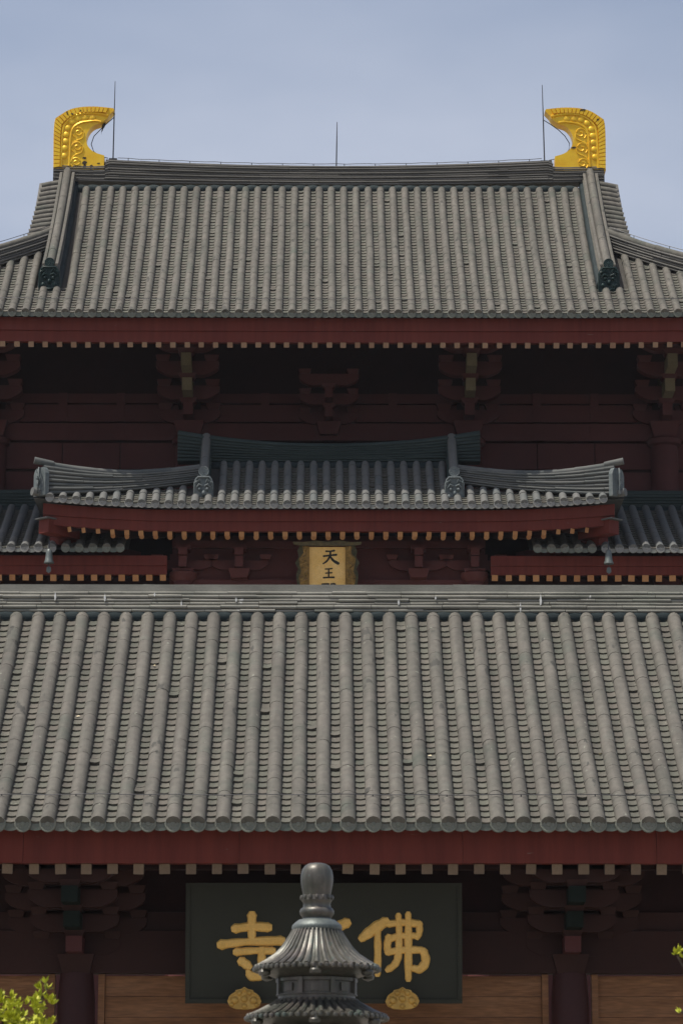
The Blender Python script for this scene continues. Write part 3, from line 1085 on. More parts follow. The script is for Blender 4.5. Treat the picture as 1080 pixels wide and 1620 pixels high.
# gilded ridge-end ornaments
OUT = [(108, 675), (108, 330), (125, 298), (150, 270), (190, 240), (240, 220), (300, 207), (380, 205), (470, 210), (525, 215), (533, 228), (500, 265), (485, 290), (440, 325),
       (390, 345), (358, 378), (340, 420), (337, 460), (350, 500), (375, 530), (410, 552), (467, 570), (467, 682)]
K = .01737 / 4.5
def orn(s):
    base = XM - 7.535 if s < 0 else XM + 7.575
    z0 = 29.561
    side = 'left' if s < 0 else 'right'
    f = lambda x, y: (base + (-s) * (x - 108) * K, z0 + (680 - y) * K)
    def smooth(pts, n=6):
        P = [np.array(p, float) for p in pts]; Q = []
        for i in range(len(P) - 1):
            p0, p1, p2, p3 = P[max(i - 1, 0)], P[i], P[i + 1], P[min(i + 2, len(P) - 1)]
            for t in np.linspace(0, 1, n, endpoint=False):
                Q.append(.5 * ((2 * p1) + (-p0 + p2) * t + (2 * p0 - 5 * p1 + 4 * p2 - p3) * t * t + (-p0 + 3 * p1 - 3 * p2 + p3) * t ** 3))
        Q.append(P[-1]); return [tuple(q) for q in Q]
    poly = [f(*p) for p in [OUT[0]] + smooth(OUT[1:10], 4) + [OUT[10]] + smooth(OUT[11:22], 4) + [OUT[22]]]
    if s < 0:
        poly = poly[::-1]
    # make counter-clockwise seen from -Y
    ar = sum(poly[i][0] * poly[(i + 1) % len(poly)][1] - poly[(i + 1) % len(poly)][0] * poly[i][1] for i in range(len(poly)))
    if ar < 0:
        poly = poly[::-1]
    mb = MB(); mb.prism(poly, 79.548, 79.93)
    root = build('ridge_ornament', mb, M['gold'], hall)
    root['label'] = 'gilded horn shaped ornament on the %s end of the top ridge' % side
    yf = 79.546
    def line(pts, r, name, n=7):
        q = MB(); q.tube([(f(*p)[0], yf, f(*p)[1]) for p in pts], r, n, flat=1); build(name, q, M['gold'], root)
    def smooth(pts, n=6):
        P = [np.array(p, float) for p in pts]; Q = []
        for i in range(len(P) - 1):
            p0, p1, p2, p3 = P[max(i - 1, 0)], P[i], P[i + 1], P[min(i + 2, len(P) - 1)]
            for t in np.linspace(0, 1, n, endpoint=False):
                Q.append(.5 * ((2 * p1) + (-p0 + p2) * t + (2 * p0 - 5 * p1 + 4 * p2 - p3) * t * t + (-p0 + 3 * p1 - 3 * p2 + p3) * t ** 3))
        Q.append(P[-1]); return [tuple(q) for q in Q]
    inner = smooth([(162, 660), (165, 520), (170, 400), (185, 340), (225, 295), (280, 265), (340, 255), (420, 258), (490, 272)])
    line(inner, .042, 'border_line')
    line(smooth([(222, 650), (225, 540), (228, 430), (245, 365), (290, 330), (340, 318), (400, 312), (440, 320)]), .036, 'border_line')
    for (x, y) in ((183, 578), (187, 520), (192, 468), (196, 418), (205, 368), (234, 322), (278, 296), (328, 290), (380, 290)):
        q = MB(); q.lathe([(.086, 0), (.083, .024), (.072, .033), (.004, .036)], 14)
        cx, cz = f(x, y)
        q.v = [(cx + p[0], yf + .004 - p[2], cz + p[1]) for p in q.v]
        build('bead', q, M['gold'], root)
    # fins along the outer rim
    outer = smooth([(108, 668), (108, 330), (150, 270), (240, 220), (380, 205), (525, 218)], 10)
    d = [0]
    for a, b in zip(outer[:-1], outer[1:]):
        d.append(d[-1] + hypot(a[0] - b[0], a[1] - b[1]))
    inn = smooth([(158, 660), (160, 400), (178, 330), (270, 262), (420, 250), (500, 262)], 10)
    di = [0]
    for a, b in zip(inn[:-1], inn[1:]):
        di.append(di[-1] + hypot(a[0] - b[0], a[1] - b[1]))
    NF = 26
    at = lambda P, D, t: (np.interp(t * D[-1], D, [p[0] for p in P]), np.interp(t * D[-1], D, [p[1] for p in P]))
    for i in range(NF - 1):
        t0, t1 = (i + .03) / NF, (i + .97) / NF
        a0, a1, b0, b1 = at(outer, d, t0), at(outer, d, t1), at(inn, di, t0), at(inn, di, t1)
        q = MB()
        P = [f(*a0), f(*a1), f(*b1), f(*b0)]
        cxm, czm = np.mean([p[0] for p in P]), np.mean([p[1] for p in P])
        top = [(cxm + (p[0] - cxm) * .86, yf - .055, czm + (p[1] - czm) * .88) for p in P]
        V = [(p[0], yf + .003, p[1]) for p in P] + top
        q.add(V, [(4, 5, 6, 7), (0, 1, 5, 4), (1, 2, 6, 5), (2, 3, 7, 6), (3, 0, 4, 7)])
        me = q
        build('fin', q, M['gold'], root)
    for (cx, cy, r) in ((282, 397, 45), (276, 507, 46), (270, 622, 42)):
        sp_ = []
        for a in np.linspace(0, 2 * pi * 1.45, 30):
            rr = r * (1 - a / (2 * pi * 1.75))
            sp_.append((cx + rr * cos(a + 2.2), cy + rr * sin(a + 2.2)))
        line(sp_, .025, 'scroll')
    line(smooth([(318, 400), (312, 440), (270, 462), (240, 480)]), .026, 'scroll')
    line(smooth([(315, 510), (305, 548), (262, 570), (236, 600)]), .026, 'scroll')
    worn = [(328, 590, 15, 9), (332, 625, 20, 16), (330, 655, 14, 20), (380, 652, 16, 10), (375, 668, 8, 10), (428, 630, 13, 6), (200, 258, 7, 14), (236, 264, 10, 6), (295, 240, 6, 6)] if s < 0 else [(265, 226, 22, 8), (160, 300, 9, 9), (332, 505, 22, 9)]
    for (x, y, a, b) in worn:
        pts = []
        for i in range(9):
            q = 2 * pi * i / 9
            k = random.uniform(.6, 1.15)
            pts.append(f(x + a * k * cos(q), y - b * k * sin(q)))
        ar = sum(pts[i][0] * pts[(i + 1) % 9][1] - pts[(i + 1) % 9][0] * pts[i][1] for i in range(9))
        q = MB(); q.prism(pts if ar > 0 else pts[::-1], yf - (.006 if y > 300 else .062), yf + .001)
        build('worn_patch', q, M['worn'], root)
    return root
M['worn'] = mat('gilding_worn_dark', [(.03, .02, .012), (.06, .04, .02)], .8, nscale=12)
orn(-1); orn(1)

# descending ridges, beast tiles, hips, verge tubes
def plate_face(parent, name, X, Y, Zc, w, h, m, rz=0.0, knob=.12, lean=.0, relief=1.0):
    """round-topped plate with a beast mask in relief, facing -Y then turned by rz"""
    org = (X, Y, Zc)
    mb = MB()
    poly = [(-w / 2, -h / 2), (w / 2, -h / 2), (w / 2, h * .28), (w * .42, h * .42), (w * .3, h / 2), (-w * .3, h / 2), (-w * .42, h * .42), (-w / 2, h * .28)]
    mb.prism(poly, 0, .12)
    root = link(name, mb.mesh(name, (0, 0, 0), m), parent, org, (lean, 0, rz))
    R = euler((lean, 0, rz))
    def sub(nm, q):
        v = (np.array(q.v) @ R.T)
        q.v = [tuple(p + np.array(org)) for p in v]
        build(nm, q, m, root)
    q = MB(); q.tube([(a * .92, -.005, b * .92) for a, b in poly + poly[:1]], w * .045, 6); sub('rim', q)
    def boss(nm, x, z, rx, rz_, d):
        q = MB()
        q.lathe([(1, 0), (.9, .35), (.55, .8), (.02, 1)], 10)
        q.v = [(x + p[0] * rx, -p[2] * d, z + p[1] * rz_) for p in q.v]
        sub(nm, q)
    boss('nose', 0, -h * .02, w * .11, h * .10, .09 * relief)
    for s in (-1, 1):
        boss('eye', s * w * .19, h * .10, w * .10, h * .07, .08 * relief)
        q = MB(); q.tube([(s * w * .06, -.02, h * .2), (s * w * .22, -.05, h * .24), (s * w * .36, -.03, h * .14)], [w * .04, w * .06, w * .03], 6); sub('brow', q)
        boss('cheek', s * w * .28, -h * .12, w * .12, h * .09, .06 * relief)
        for t in range(3):
            q = MB(); q.tube([(s * w * (.12 + .11 * t), -.02, h * (.30 + .02 * t)), (s * w * (.20 + .10 * t), -.04, h * (.40 - .05 * t)), (s * w * (.26 + .07 * t), -.02, h * (.33 - .07 * t))], w * .035, 6); sub('curl', q)
    q = MB(); q.tube([(-w * .25, -.02, -h * .22), (0, -.06, -h * .27), (w * .25, -.02, -h * .22)], [w * .04, w * .06, w * .04], 6); sub('mouth', q)
    for t in range(4):
        boss('tooth', -w * .17 + w * .113 * t, -h * .32, w * .045, h * .05, .05 * relief)
    return root

for s in (-1, 1):
    xr = XM + s * 7.142
    B, T = [], []
    for u in np.linspace(1.27, 5.84, 11):
        p = us.pos(xr, u)
        B.append((xr, p[1], p[2] - .02)); T.append((xr, p[1], p[2] + .45 + .17 * (1 - (u - 1.27) / 4.57)))
    vr = stacked_ridge('vertical_ridge', hall, B, T, 5, .40, M['tube'], .115, M['tube'], jut=.03, seg=1.0)
    mb = MB(); sweep_box(mb, [(b[0], b[1], b[2] - .05) for b in B], .62, .30); build('ridge_flank', mb, M['valley'], vr)
    e = us.pos(xr, 1.18)
    mb = MB(); q = disc_proto(.13); mb.add([(v[0] + xr, v[1] + e[1] - .10, v[2] + e[2] + .72) for v in q[0]], q[1]); build('end_disc', mb, M['beast'], vr)
    for sx in (-1, 1):
        mb = MB(); sweep_box(mb, [(xr, b[1], t[2] + .005) for b, t in zip(B, T)], .085, .055, sx * .165); build('ridge_ledge', mb, M['tube'], vr)
    plate_face(hall, 'beast_tile', xr, e[1] - .10, e[2] + .22, .54, .80, M['beast'], 0, lean=.06)
    # hip ridge
    B, T = [], []
    for t in np.linspace(0, 1, 12):
        x = XM + s * (7.31 + 4.81 * t)
        u = HIPU - HIPK * (7.31 + 4.81 * t - HIPX)
        p = us.pos(x, max(u, 0))
        hgt = .34 + .08 * t
        B.append((x, p[1], p[2] - .02)); T.append((x, p[1], p[2] + hgt + .28 * t * t + .12 * (1 - t) ** 3))
    hip = stacked_ridge('hip_ridge', hall, B, T, 6, .36, M['ridge_dark'], .11, M['tube'], jut=.03)
    # verge tubes beyond the descending ridge
    for i in range(12):
        u = 3.40 + i * .195
        p = us.pos(xr, u)
        x0, x1 = xr + s * .18, xr + s * (.80 - .012 * i)
        mb = MB(); mb.tube([(x0, p[1], p[2] + .30), ((x0 + x1) / 2, p[1], p[2] + .26), (x1, p[1], p[2] + .20)], [.098, .102, .106], 10)
        build('verge_tile', mb, M['tube'], vr)
    mb = MB()
    V = []
    for u in np.linspace(3.3, 5.79, 8):
        p = us.pos(xr, u)
        V += [(xr + s * .1, p[1], p[2] + .25), (xr + s * .76, p[1], p[2] + .13), (xr + s * .76, p[1], p[2] - .3)]
    F = []
    for i in range(7):
        a = i * 3
        F += [(a, a + 1, a + 4, a + 3), (a + 1, a + 2, a + 5, a + 4)]
    mb.add(V, F); build('verge_board', mb, M['ridge_dark'], vr)

# eave boards, soffit, rafters
def eave_board(parent, x0, x1, Y, z0, z1, lift, name='eave_board', step=True, n=48, depth=.16):
    for (za, zb, dy) in (((z1 * .46 + z0 * .54), z1, -.05), (z0, z1 * .46 + z0 * .54 - .003, 0)):
        mb = MB()
        V = []
        for i in range(n + 1):
            x = x0 + (x1 - x0) * i / n
            l = lift(x)
            V += [(x, Y + dy, za + l), (x, Y + dy, zb + l), (x, Y + depth, zb + l), (x, Y + depth, za + l)]
        F = []
        for i in range(n):
            a, b = i * 4, i * 4 + 4
            F += [(a, b, b + 1, a + 1), (a + 1, b + 1, b + 2, a + 2), (a + 2, b + 2, b + 3, a + 3), (a + 3, b + 3, b, a)]
        F += [(0, 1, 2, 3), (n * 4 + 3, n * 4 + 2, n * 4 + 1, n * 4)]
        mb.add(V, F); build(name, mb, M['fascia'], parent)
eave_board(hall, XM - 12.1, XM + 12.1, 73.99, 23.057, 23.675, up_lift)
mb = MB()
mb.add([(XM - 12.1, 74.02, 23.067), (XM + 12.1, 74.02, 23.067), (XM + 12.1, 79.3, 25.75), (XM - 12.1, 79.3, 25.75)], [(0, 1, 2, 3)])
build('soffit', mb, M['soffit'], hall)
u_raf = [XM + .0 + .3561 * i for i in range(-32, 33)]
M['raft_b'] = mat('rafter_end_brown', [(.24, .13, .075), (.33, .21, .13)], .75, nscale=10, rand=.7)
rafters(hall, u_raf, 73.97, lambda x: 23.049 + up_lift(x), .137, 2.6, radians(22), M['raft_b'])

# upper wall with columns and brackets
YU = 78.5
UC = [-8.85, -3.68, 3.68, 8.85]
for c in UC:
    mb = MB(); mb.lathe([(.36, 17), (.36, 21.2), (.35, 21.45), (.44, 21.5), (.46, 21.62), (.40, 21.68)], 28, (XM + c, YU - .15))
    build('column', mb, M['redwood'], hall, origin=(XM + c, YU, 17))
    bracket_set(hall, XM + c, YU - .15, 21.68, 1.55, 3, [M['redwood'], M['ochre'], M['ochre']], mid=M['redwood'], wide=.85, longarms=False)
for c in (0,):
    bracket_set(hall, XM + c, YU - .15, 21.75, 1.25, 2, [M['redwood'], M['redwood']], mid=M['redwood'], wide=1.0, longarms=False)
for a, b in ((-12, -8.85), (-8.85, -3.68), (-3.68, 3.68), (3.68, 8.85), (8.85, 12)):
    x0, x1 = XM + a + .3, XM + b - .3
    fr = MB(); fr.box(((x0 + x1) / 2, YU + .12, 20.5), (x1 - x0 + .6, .1, 8.6))
    wall = build('wall', fr, M['soffit'], hall)
    def slab(nm, z0, z1, Y, d, m=M['redwood'], xa=x0, xb=x1):
        q = MB(); q.box(((xa + xb) / 2, Y, (z0 + z1) / 2), (xb - xa, d, z1 - z0)); build(nm, q, m, wall)
    slab('beam', 22.14, 22.60, YU - .02, .22)
    slab('beam', 22.66, 22.92, YU + .0, .16)
    slab('beam', 21.62, 22.08, YU - .05, .26)
    n = max(2, int(round((x1 - x0) / 1.7)))
    for i in range(n):
        xa, xb = x0 + (x1 - x0) * i / n + .012, x0 + (x1 - x0) * (i + 1) / n - .012
        slab('wall_panel', 20.88, 21.585, YU + .02, .08, M['redwood'], xa, xb)
        slab('wall_panel', 19.2, 20.80, YU + .02, .08, M['redwood'], xa, xb)
        if i:
            slab('post', 21.62, 22.08, YU - .10, .2, M['redwood'], xa - .15, xa + .13)
            slab('post', 22.14, 22.92, YU - .06, .2, M['redwood'], xa - .12, xa + .10)
mb = MB(); mb.box((XM, YU - 2.35, 23.95), (24, .22, .24)); build('eave_purlin', mb, M['soffit'], hall)
mb = MB(); mb.box((XM, YU - 1.2, 24.3), (24, .22, .24)); build('inner_purlin', mb, M['soffit'], hall)

# lower roof, both sides of the porch
ls = Slope(74.66, 17.905, 3.2, 1.75, .12)
for s in (-1, 1):
    rows = sorted([XM + s * (7.236 + SP * i) for i in range(-6, 13)])
    xs = np.linspace(rows[0] - .2, rows[-1] + .2, 4)
    lr = deck(ls, xs, lambda x: 3.22, 'lower_roof', hall, M['deck'], -.035)
    outer = [x for x in rows if abs(x - XM) > 6.6]
    inner = [x for x in rows if abs(x - XM) <= 6.6]
    tile_field(ls, outer, lambda x: 3.15, lr, SP, .105, .42, .172, 70, 0, M['bluetube'], M['pan'])
    tile_field(ls, inner, lambda x: 3.15, lr, SP, .105, .42, .172, 0, 0, M['tube'], M['pan'], disc_lim=0)  # rows under the porch: its shade is put into the colour, darker tile ends
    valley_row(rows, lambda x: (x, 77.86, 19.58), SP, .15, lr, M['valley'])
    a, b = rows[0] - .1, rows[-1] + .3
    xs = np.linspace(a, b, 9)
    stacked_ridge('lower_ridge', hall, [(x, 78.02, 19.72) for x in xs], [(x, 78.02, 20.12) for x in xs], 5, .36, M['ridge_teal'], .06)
    xa, xb = (XM + s * 4.05, XM + s * 11.5)
    x0, x1 = min(xa, xb), max(xa, xb)
    eave_board(hall, x0, x1, 75.0, 17.31, 17.78, lambda x: 0, n=6)
    rr = [XM + s * (4.15 + .342 * i) for i in range(20)]
    rafters(hall, rr, 75.0, 17.30, .155, 2.2, radians(16), M['raft_o'])
    mb = MB()
    mb.add([(x0, 75.05, 17.312), (x1, 75.05, 17.312), (x1, 78.4, 18.3), (x0, 78.4, 18.3)], [(0, 1, 2, 3)])
    build('soffit', mb, M['soffit'], hall)
mb = MB(); mb.box((XM, YU + .3, 8.6), (24, .3, 17.2)); build('lower_wall', mb, M['redwood'], hall)

# porch roof in the middle of the hall
PS = .3266
def p_lift(x):
    a = max(0, abs(x - XM) - 3.4)
    return .0125 * a * a
ps = Slope(74.02, 18.89, 1.84, 1.46, .20, p_lift)
def p_um(x):
    a = abs(x - XM)
    if a < 2.95:
        return 1.80
    if a < 3.4:
        return .32
    return max(.14, .98 - .225 * (a - 3.15) - .1)
p_rows = [.09 + PS * i for i in range(-21, 23) if abs(.09 + PS * i - XM) < 7.0]
proof = deck(ps, [XM - 7.35 + 14.7 * i / 40 for i in range(41)], lambda x: 1.88 if abs(x - XM) < 3.3 else max(.1, .98 - .225 * (abs(x - XM) - 3.15)), 'porch_roof', hall, M['deck'], -.035)
tile_field(ps, p_rows, p_um, proof, PS, .10, .55, .14, 120, 0, M['bluetube'], M['pan'])
valley_row([x for x in p_rows if abs(x - XM) < 3.1], lambda x: (x, 75.83, 20.29), PS, .13, proof, M['valley'])
xs = np.linspace(XM - 3.86, XM + 3.86, 17)
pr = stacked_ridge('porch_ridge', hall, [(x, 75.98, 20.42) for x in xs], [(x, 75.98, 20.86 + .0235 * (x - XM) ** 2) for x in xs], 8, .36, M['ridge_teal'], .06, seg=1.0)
for s in (-1, 1):
    xr = XM + s * 3.13
    B, T = [], []
    for u in np.linspace(.55, 1.95, 6):
        p = ps.pos(xr, u)
        B.append((xr, p[1], p[2] - .02)); T.append((xr, p[1], p[2] + .46 + .12 * (u - .55)))
    vr = stacked_ridge('vertical_ridge', hall, B, T, 4, .26, M['ridge_teal'], .115, M['bluetube'], seg=.7)
    e = ps.pos(xr, .4)
    mb = MB(); q = disc_proto(.135); mb.add([(v[0] + xr, v[1] + e[1] - .02, v[2] + e[2] + .66) for v in q[0]], q[1]); build('end_disc', mb, M['lion'], vr)
    plate_face(hall, 'lion_tile', xr, e[1] - .06, e[2] + .10, .50, .86, M['lion'], 0, lean=.05)
    # hips sweeping up to the corners
    B, T = [], []
    for t in np.linspace(0, 1, 14):
        a = 3.25 + 3.86 * t
        x = XM + s * a
        p = ps.pos(x, max(.1, .98 - .225 * (a - 3.15)))
        zb = p[2] + .06 - .05 * t
        zt = 20.03 - .13 * t - .19 * sin(pi * t)
        B.append((x, p[1], zb)); T.append((x, p[1], zt))
    hp = stacked_ridge('hip_ridge', hall, B, T, 7, .30, M['hip_stone'], .085, M['hip_stone'], seg=1.3)
    c = B[-1]; ct = T[-1]
    plate_face(hall, 'lion_tile', c[0] + s * .08, c[1] - .10, c[2] + .32, .46, .72, M['lion'], s * radians(46), lean=.0)
    mb = MB(); mb.tube([(c[0] - s * .25, c[1], ct[2] + .03), (c[0] + s * .22, c[1] - .10, ct[2] + .10)], [.075, .092], 12); build('hip_end', mb, M['hip_stone'], hp)
    pc = ps.pos(XM + s * 7.1, 0)
    mb = MB(); mb.tube([(XM + s * 6.85, 74.25, pc[2] + .09), (XM + s * 7.36, 73.95, pc[2] + .13)], [.09, .105], 12); build('corner_tube', mb, M['bluetube'], hp)
    # side slope of the porch and corner beam
    mb = MB()
    A = [ps.pos(XM + s * (3.25 + 4.1 * t), max(.1, .98 - .225 * (.1 + 4.1 * t))) for t in np.linspace(0, 1, 9)]
    V = [tuple(p - np.array([0, 0, .04])) for p in A] + [(p[0], 78.2, p[2] - .04) for p in A]
    mb.add(V, [(i, i + 1, 9 + i + 1, 9 + i) for i in range(8)], True); build('side_slope', mb, M['bluetube'], hall)
    mb = MB(); mb.box((XM + s * 6.72, 74.62, 18.36), (.34, 1.1, .34), rz=s * radians(40)); cb = build('corner_beam', mb, M['fascia'], hall)
    mb = MB(); mb.box((XM + s * 6.78, 74.52, 18.548), (.42, 1.1, .03), rz=s * radians(40)); build('beam_cap', mb, M['hip_stone'], cb)
    mb = MB(); mb.box((XM + s * 5.9, 75.9, 18.15), (.3, 3.0, .3), rz=s * radians(40)); build('corner_beam', mb, M['fascia'], hall)
eave_board(hall, XM - 7.1, XM + 7.1, 74.22, 18.245, 18.77, lambda x: p_lift(x) * 1.0, n=60)
mb = MB()
V, F = [], []
for i in range(31):
    x = XM - 7.1 + 14.2 * i / 30
    l = p_lift(x)
    V += [(x, 74.25, 18.25 + l), (x, 75.9, 18.75 + l * .3)]
for i in range(30):
    F.append((2 * i, 2 * i + 2, 2 * i + 3, 2 * i + 1))
mb.add(V, F, True); build('soffit', mb, M['soffit'], hall)
p_raf = [XM - .02 + .3575 * i for i in range(-18, 19)]
p_fan = lambda x: (-1 if x > XM else 1) * -min(1, max(0, abs(x - XM) - 3.9) / 2.6) * radians(-42)
rafters(hall, p_raf, 74.25, lambda x: 18.24 + p_lift(x), .125, 1.4, radians(14), M['raft_o'], fan=lambda x: -p_fan(x))
rafters(hall, [x for x in p_raf if abs(x - XM) < 5.6], 74.42, lambda x: 18.20 + p_lift(x) * .6, .135, 1.3, radians(14), M['raft_o'], fan=lambda x: -p_fan(x), round_=True)
# porch front: columns, beams, brackets
M['porchwood'] = mat('porch_red_paint', [(.085, .028, .025), (.115, .037, .033)], .65, nscale=.8, fine=.1, bump=.06, spec=.15)
for c in (-3.66, 3.66):
    mb = MB(); mb.lathe([(.25, 0), (.25, 17.15), (.22, 17.2), (.34, 17.32), (.36, 17.42), (.30, 17.46)], 24, (XM + c, 75.45))
    build('porch_column', mb, M['porchwood'], hall, origin=(XM + c, 75.45, 0))
for c in (-3.66, -2.25, 2.25, 3.66):
    fr = MB(); fr.box((XM + c, 75.42, 17.40), (.55, .5, .22), taper=.74)
    bs = build('bracket_set', fr, M['porchwood'], hall)
    for z0, z1, w_, d in ((17.53, 17.80, .20, .75), (17.82, 18.0, .22, .9), (18.0, 18.12, .36, .5)):
        q = MB(); q.box((XM + c, 75.42, (z0 + z1) / 2), (w_, d, z1 - z0)); build('cantilever', q, M['porchwood'], bs)
    q = MB(); q.prism([(XM + c + px_, 17.54 + pz) for px_, pz in arm_poly(.72, .24)], 75.5, 75.62); build('bracket_arm', q, M['porchwood'], bs)
    for sx in (-1, 1):
        q = MB(); q.box((XM + c + sx * .66, 75.48, 17.84), (.30, .3, .11), taper=.75); build('bearing_block', q, M['porchwood'], bs)
mb = MB(); mb.box((XM, 75.75, 17.6), (7.9, .14, 1.7)); build('porch_wall', mb, M['porchwood'], hall)
mb = MB(); mb.box((XM, 75.68, 17.14), (7.0, .3, .3)); build('porch_beam', mb, M['porchwood'], hall)
mb = MB(); mb.box((XM, 75.66, 18.2), (7.9, .25, .18)); build('porch_beam', mb, M['porchwood'], hall)
mb = MB(); mb.box((XM, 75.75, 8.3), (7.9, .14, 16.6)); build('porch_wall', mb, M['porchwood'], hall)
for s in (-1, 1):
    mb = MB(); mb.box((XM + s * 3.95, 77, 9), (.14, 2.4, 18)); build('porch_wall', mb, M['porchwood'], hall)
mb = MB(); mb.box((XM, 86, .4), (27, 24, .8)); build('plinth', mb, M['stone'], hall)

# hanging plaque with three characters
M['rim_dark'] = mat('plaque_rim_dark', [(.03, .035, .02), (.12, .10, .04)], .6, nscale=14)
PT = radians(9)
pof = np.array([XM - .04, 75.08, 16.12])
pl = thing('name_plaque', 'upright gold plaque with black characters in a carved frame under the porch eave', 'plaque', pof)
mb = MB(); mb.box((0, .03, .93), (.90, .06, 1.88)); tilted(pl, 'panel', mb, M['plaque'], pof, PT)
for s in (-1, 1):
    mb = MB()
    E = []
    for i in range(13):
        z = .02 + 1.86 * i / 12
        E.append((s * (.68 + .035 * sin(i * 2.1) - .06 * (i > 10)), z))
    poly = [(s * .452, .02)] + E + [(s * .452, 1.88)]
    if s < 0:
        poly = poly[::-1]
    rim = [(s * .60, .0)] + [(s * (.76 + .045 * sin(i * 2.7) - .05 * (i > 11)), .0 + 1.92 * i / 13) for i in range(14)] + [(s * .60, 1.92)]
    rb = MB(); rb.prism(rim if s > 0 else rim[::-1], .052, .10); tilted(pl, 'frame_rim', rb, M['rim_dark'], pof, PT)
    mb.prism(poly, -.05, .05); sd = tilted(pl, 'frame_side', mb, M['gold_old'], pof, PT)
    for i in range(9):
        q = MB(); q.tube([(s * (.56 + .06 * sin(i * 2)), -.06, .15 + .2 * i), (s * (.60 + .05 * cos(i * 2)), -.075, .22 + .2 * i), (s * (.52 + .04 * sin(i)), -.06, .30 + .2 * i)], .025, 6)
        tilted(sd, 'scroll', q, M['gold_old'], pof, PT)
mb = MB()
poly = [(-.84, 1.93), (-.62, 1.90), (.62, 1.90), (.84, 1.93), (.86, 2.0), (.6, 1.99), (.3, 2.03), (0, 2.0), (-.3, 2.03), (-.6, 1.99), (-.86, 2.0)]
mb.prism(poly, -.10, .06); tilted(pl, 'frame_top', mb, mat('plaque_frame_dark', [(.06, .055, .03), (.16, .12, .05)], .6, nscale=9), pof, PT)
mb = MB(); mb.box((0, -.02, -.06), (1.4, .12, .14)); tilted(pl, 'frame_foot', mb, M['gold_old'], pof, PT)
character('tian', pl, M['ink'], .40, -.13, 1.42, .008, pof, PT, 1.15)
character('wang', pl, M['ink'], .27, -.10, 1.08, .008, pof, PT, 1.3)
character('dian', pl, M['ink'], .42, -.17, .56, .008, pof, PT, 1.1)

# wind bells at the porch corners
for s, side in ((-1, 'left'), (1, 'right')):
    X, Y, Z = XM + s * 6.93, 74.22, 17.20
    b = thing('wind_bell', 'small bronze wind bell hanging under the %s corner of the porch roof' % side, 'bell', (X, Y, Z), 'wind bells under the porch corners')
    mb = MB(); mb.lathe([(.125, .22), (.12, .26), (.10, .30), (.085, .42), (.075, .52), (.05, .57), (.02, .59)], 16, (X, Y)); mb.v = [(p[0], p[1], p[2] + Z) for p in mb.v]; build('bell_body', mb, M['bell'], b)
    mb = MB(); mb.tube([(X, Y, Z + .58), (X, Y, Z + .80)], .015, 6); build('hook', mb, M['wire'], b)
    mb = MB(); mb.tube([(X, Y, Z + .3), (X, Y, Z + .08)], .01, 6); build('clapper_rod', mb, M['wire'], b)
    mb = MB(); mb.prism([(X - .06, Z + .02), (X, Z - .03), (X + .06, Z + .02), (X + .05, Z + .12), (X, Z + .15), (X - .05, Z + .12)], Y - .006, Y + .006); build('wind_plate', mb, M['bell'], b)

# lightning rods, conductor wires, bird
for (x, zb, zt, desc, lean) in ((-5.769, 29.954, 32.21, 'tall thin lightning rod beside the left gold ornament', .02), (.353, 29.738, 31.033, 'short thin lightning rod at the middle of the top ridge', .02),
                                (6.063, 29.915, 32.132, 'tall thin lightning rod beside the right gold ornament', -.03)):
    t = thing('lightning_rod', desc, 'lightning rod', (x, 79.744, zb), 'lightning rods on the top ridge')
    q = MB(); q.tube([(x, 79.744, zb), (x + lean * .5, 79.744, (zb + zt) / 2), (x + lean, 79.744, zt)], [.019, .017, .009], 7); build('rod', q, M['wire'], t)
    q = MB(); q.box((x, 79.744, zb - .02), (.22, .1, .05)); build('base', q, M['wire'], t)
    if abs(x) > 2:
        s = -1 if x < 0 else 1
        P = [(180, 178), (170, 187), (160, 197), (149, 209), (145, 222), (149, 234), (160, 242), (172, 245)] if s < 0 else [(861, 181), (872, 188), (884, 197), (894, 207), (901, 219), (900, 230), (892, 239), (880, 244), (868, 247)]
        f = lambda p: ((p[0] - 512) * .01737 + .0, 79.744, 29.954 + (246 - p[1]) * .01766)
        q = MB(); q.tube([f(p) for p in P], .012, 6); build('loop_wire', q, M['wire'], t)
bx, bz = (163.5 - 512) * .01737, 29.954 + (246 - 194) * .01766
bird = thing('bird', 'tiny dark bird perched on the curved wire beside the left gold ornament', 'bird', (bx, 79.744, bz))
q = MB(); q.tube([(bx - .035, 79.744, bz - .12), (bx - .02, 79.744, bz - .05), (bx, 79.744, bz + .02), (bx + .025, 79.744, bz + .08), (bx + .045, 79.744, bz + .115), (bx + .06, 79.734, bz + .13)], [.014, .02, .042, .04, .026, .006], 8)
build('bird_body', q, M['feather'], bird)
q = MB(); q.tube([(bx - .015, 79.744, bz - .04), (bx - .05, 79.744, bz - .14), (bx - .045, 79.744, bz - .2)], [.016, .018, .012], 6, flat=.4); build('tail', q, M['feather'], bird)

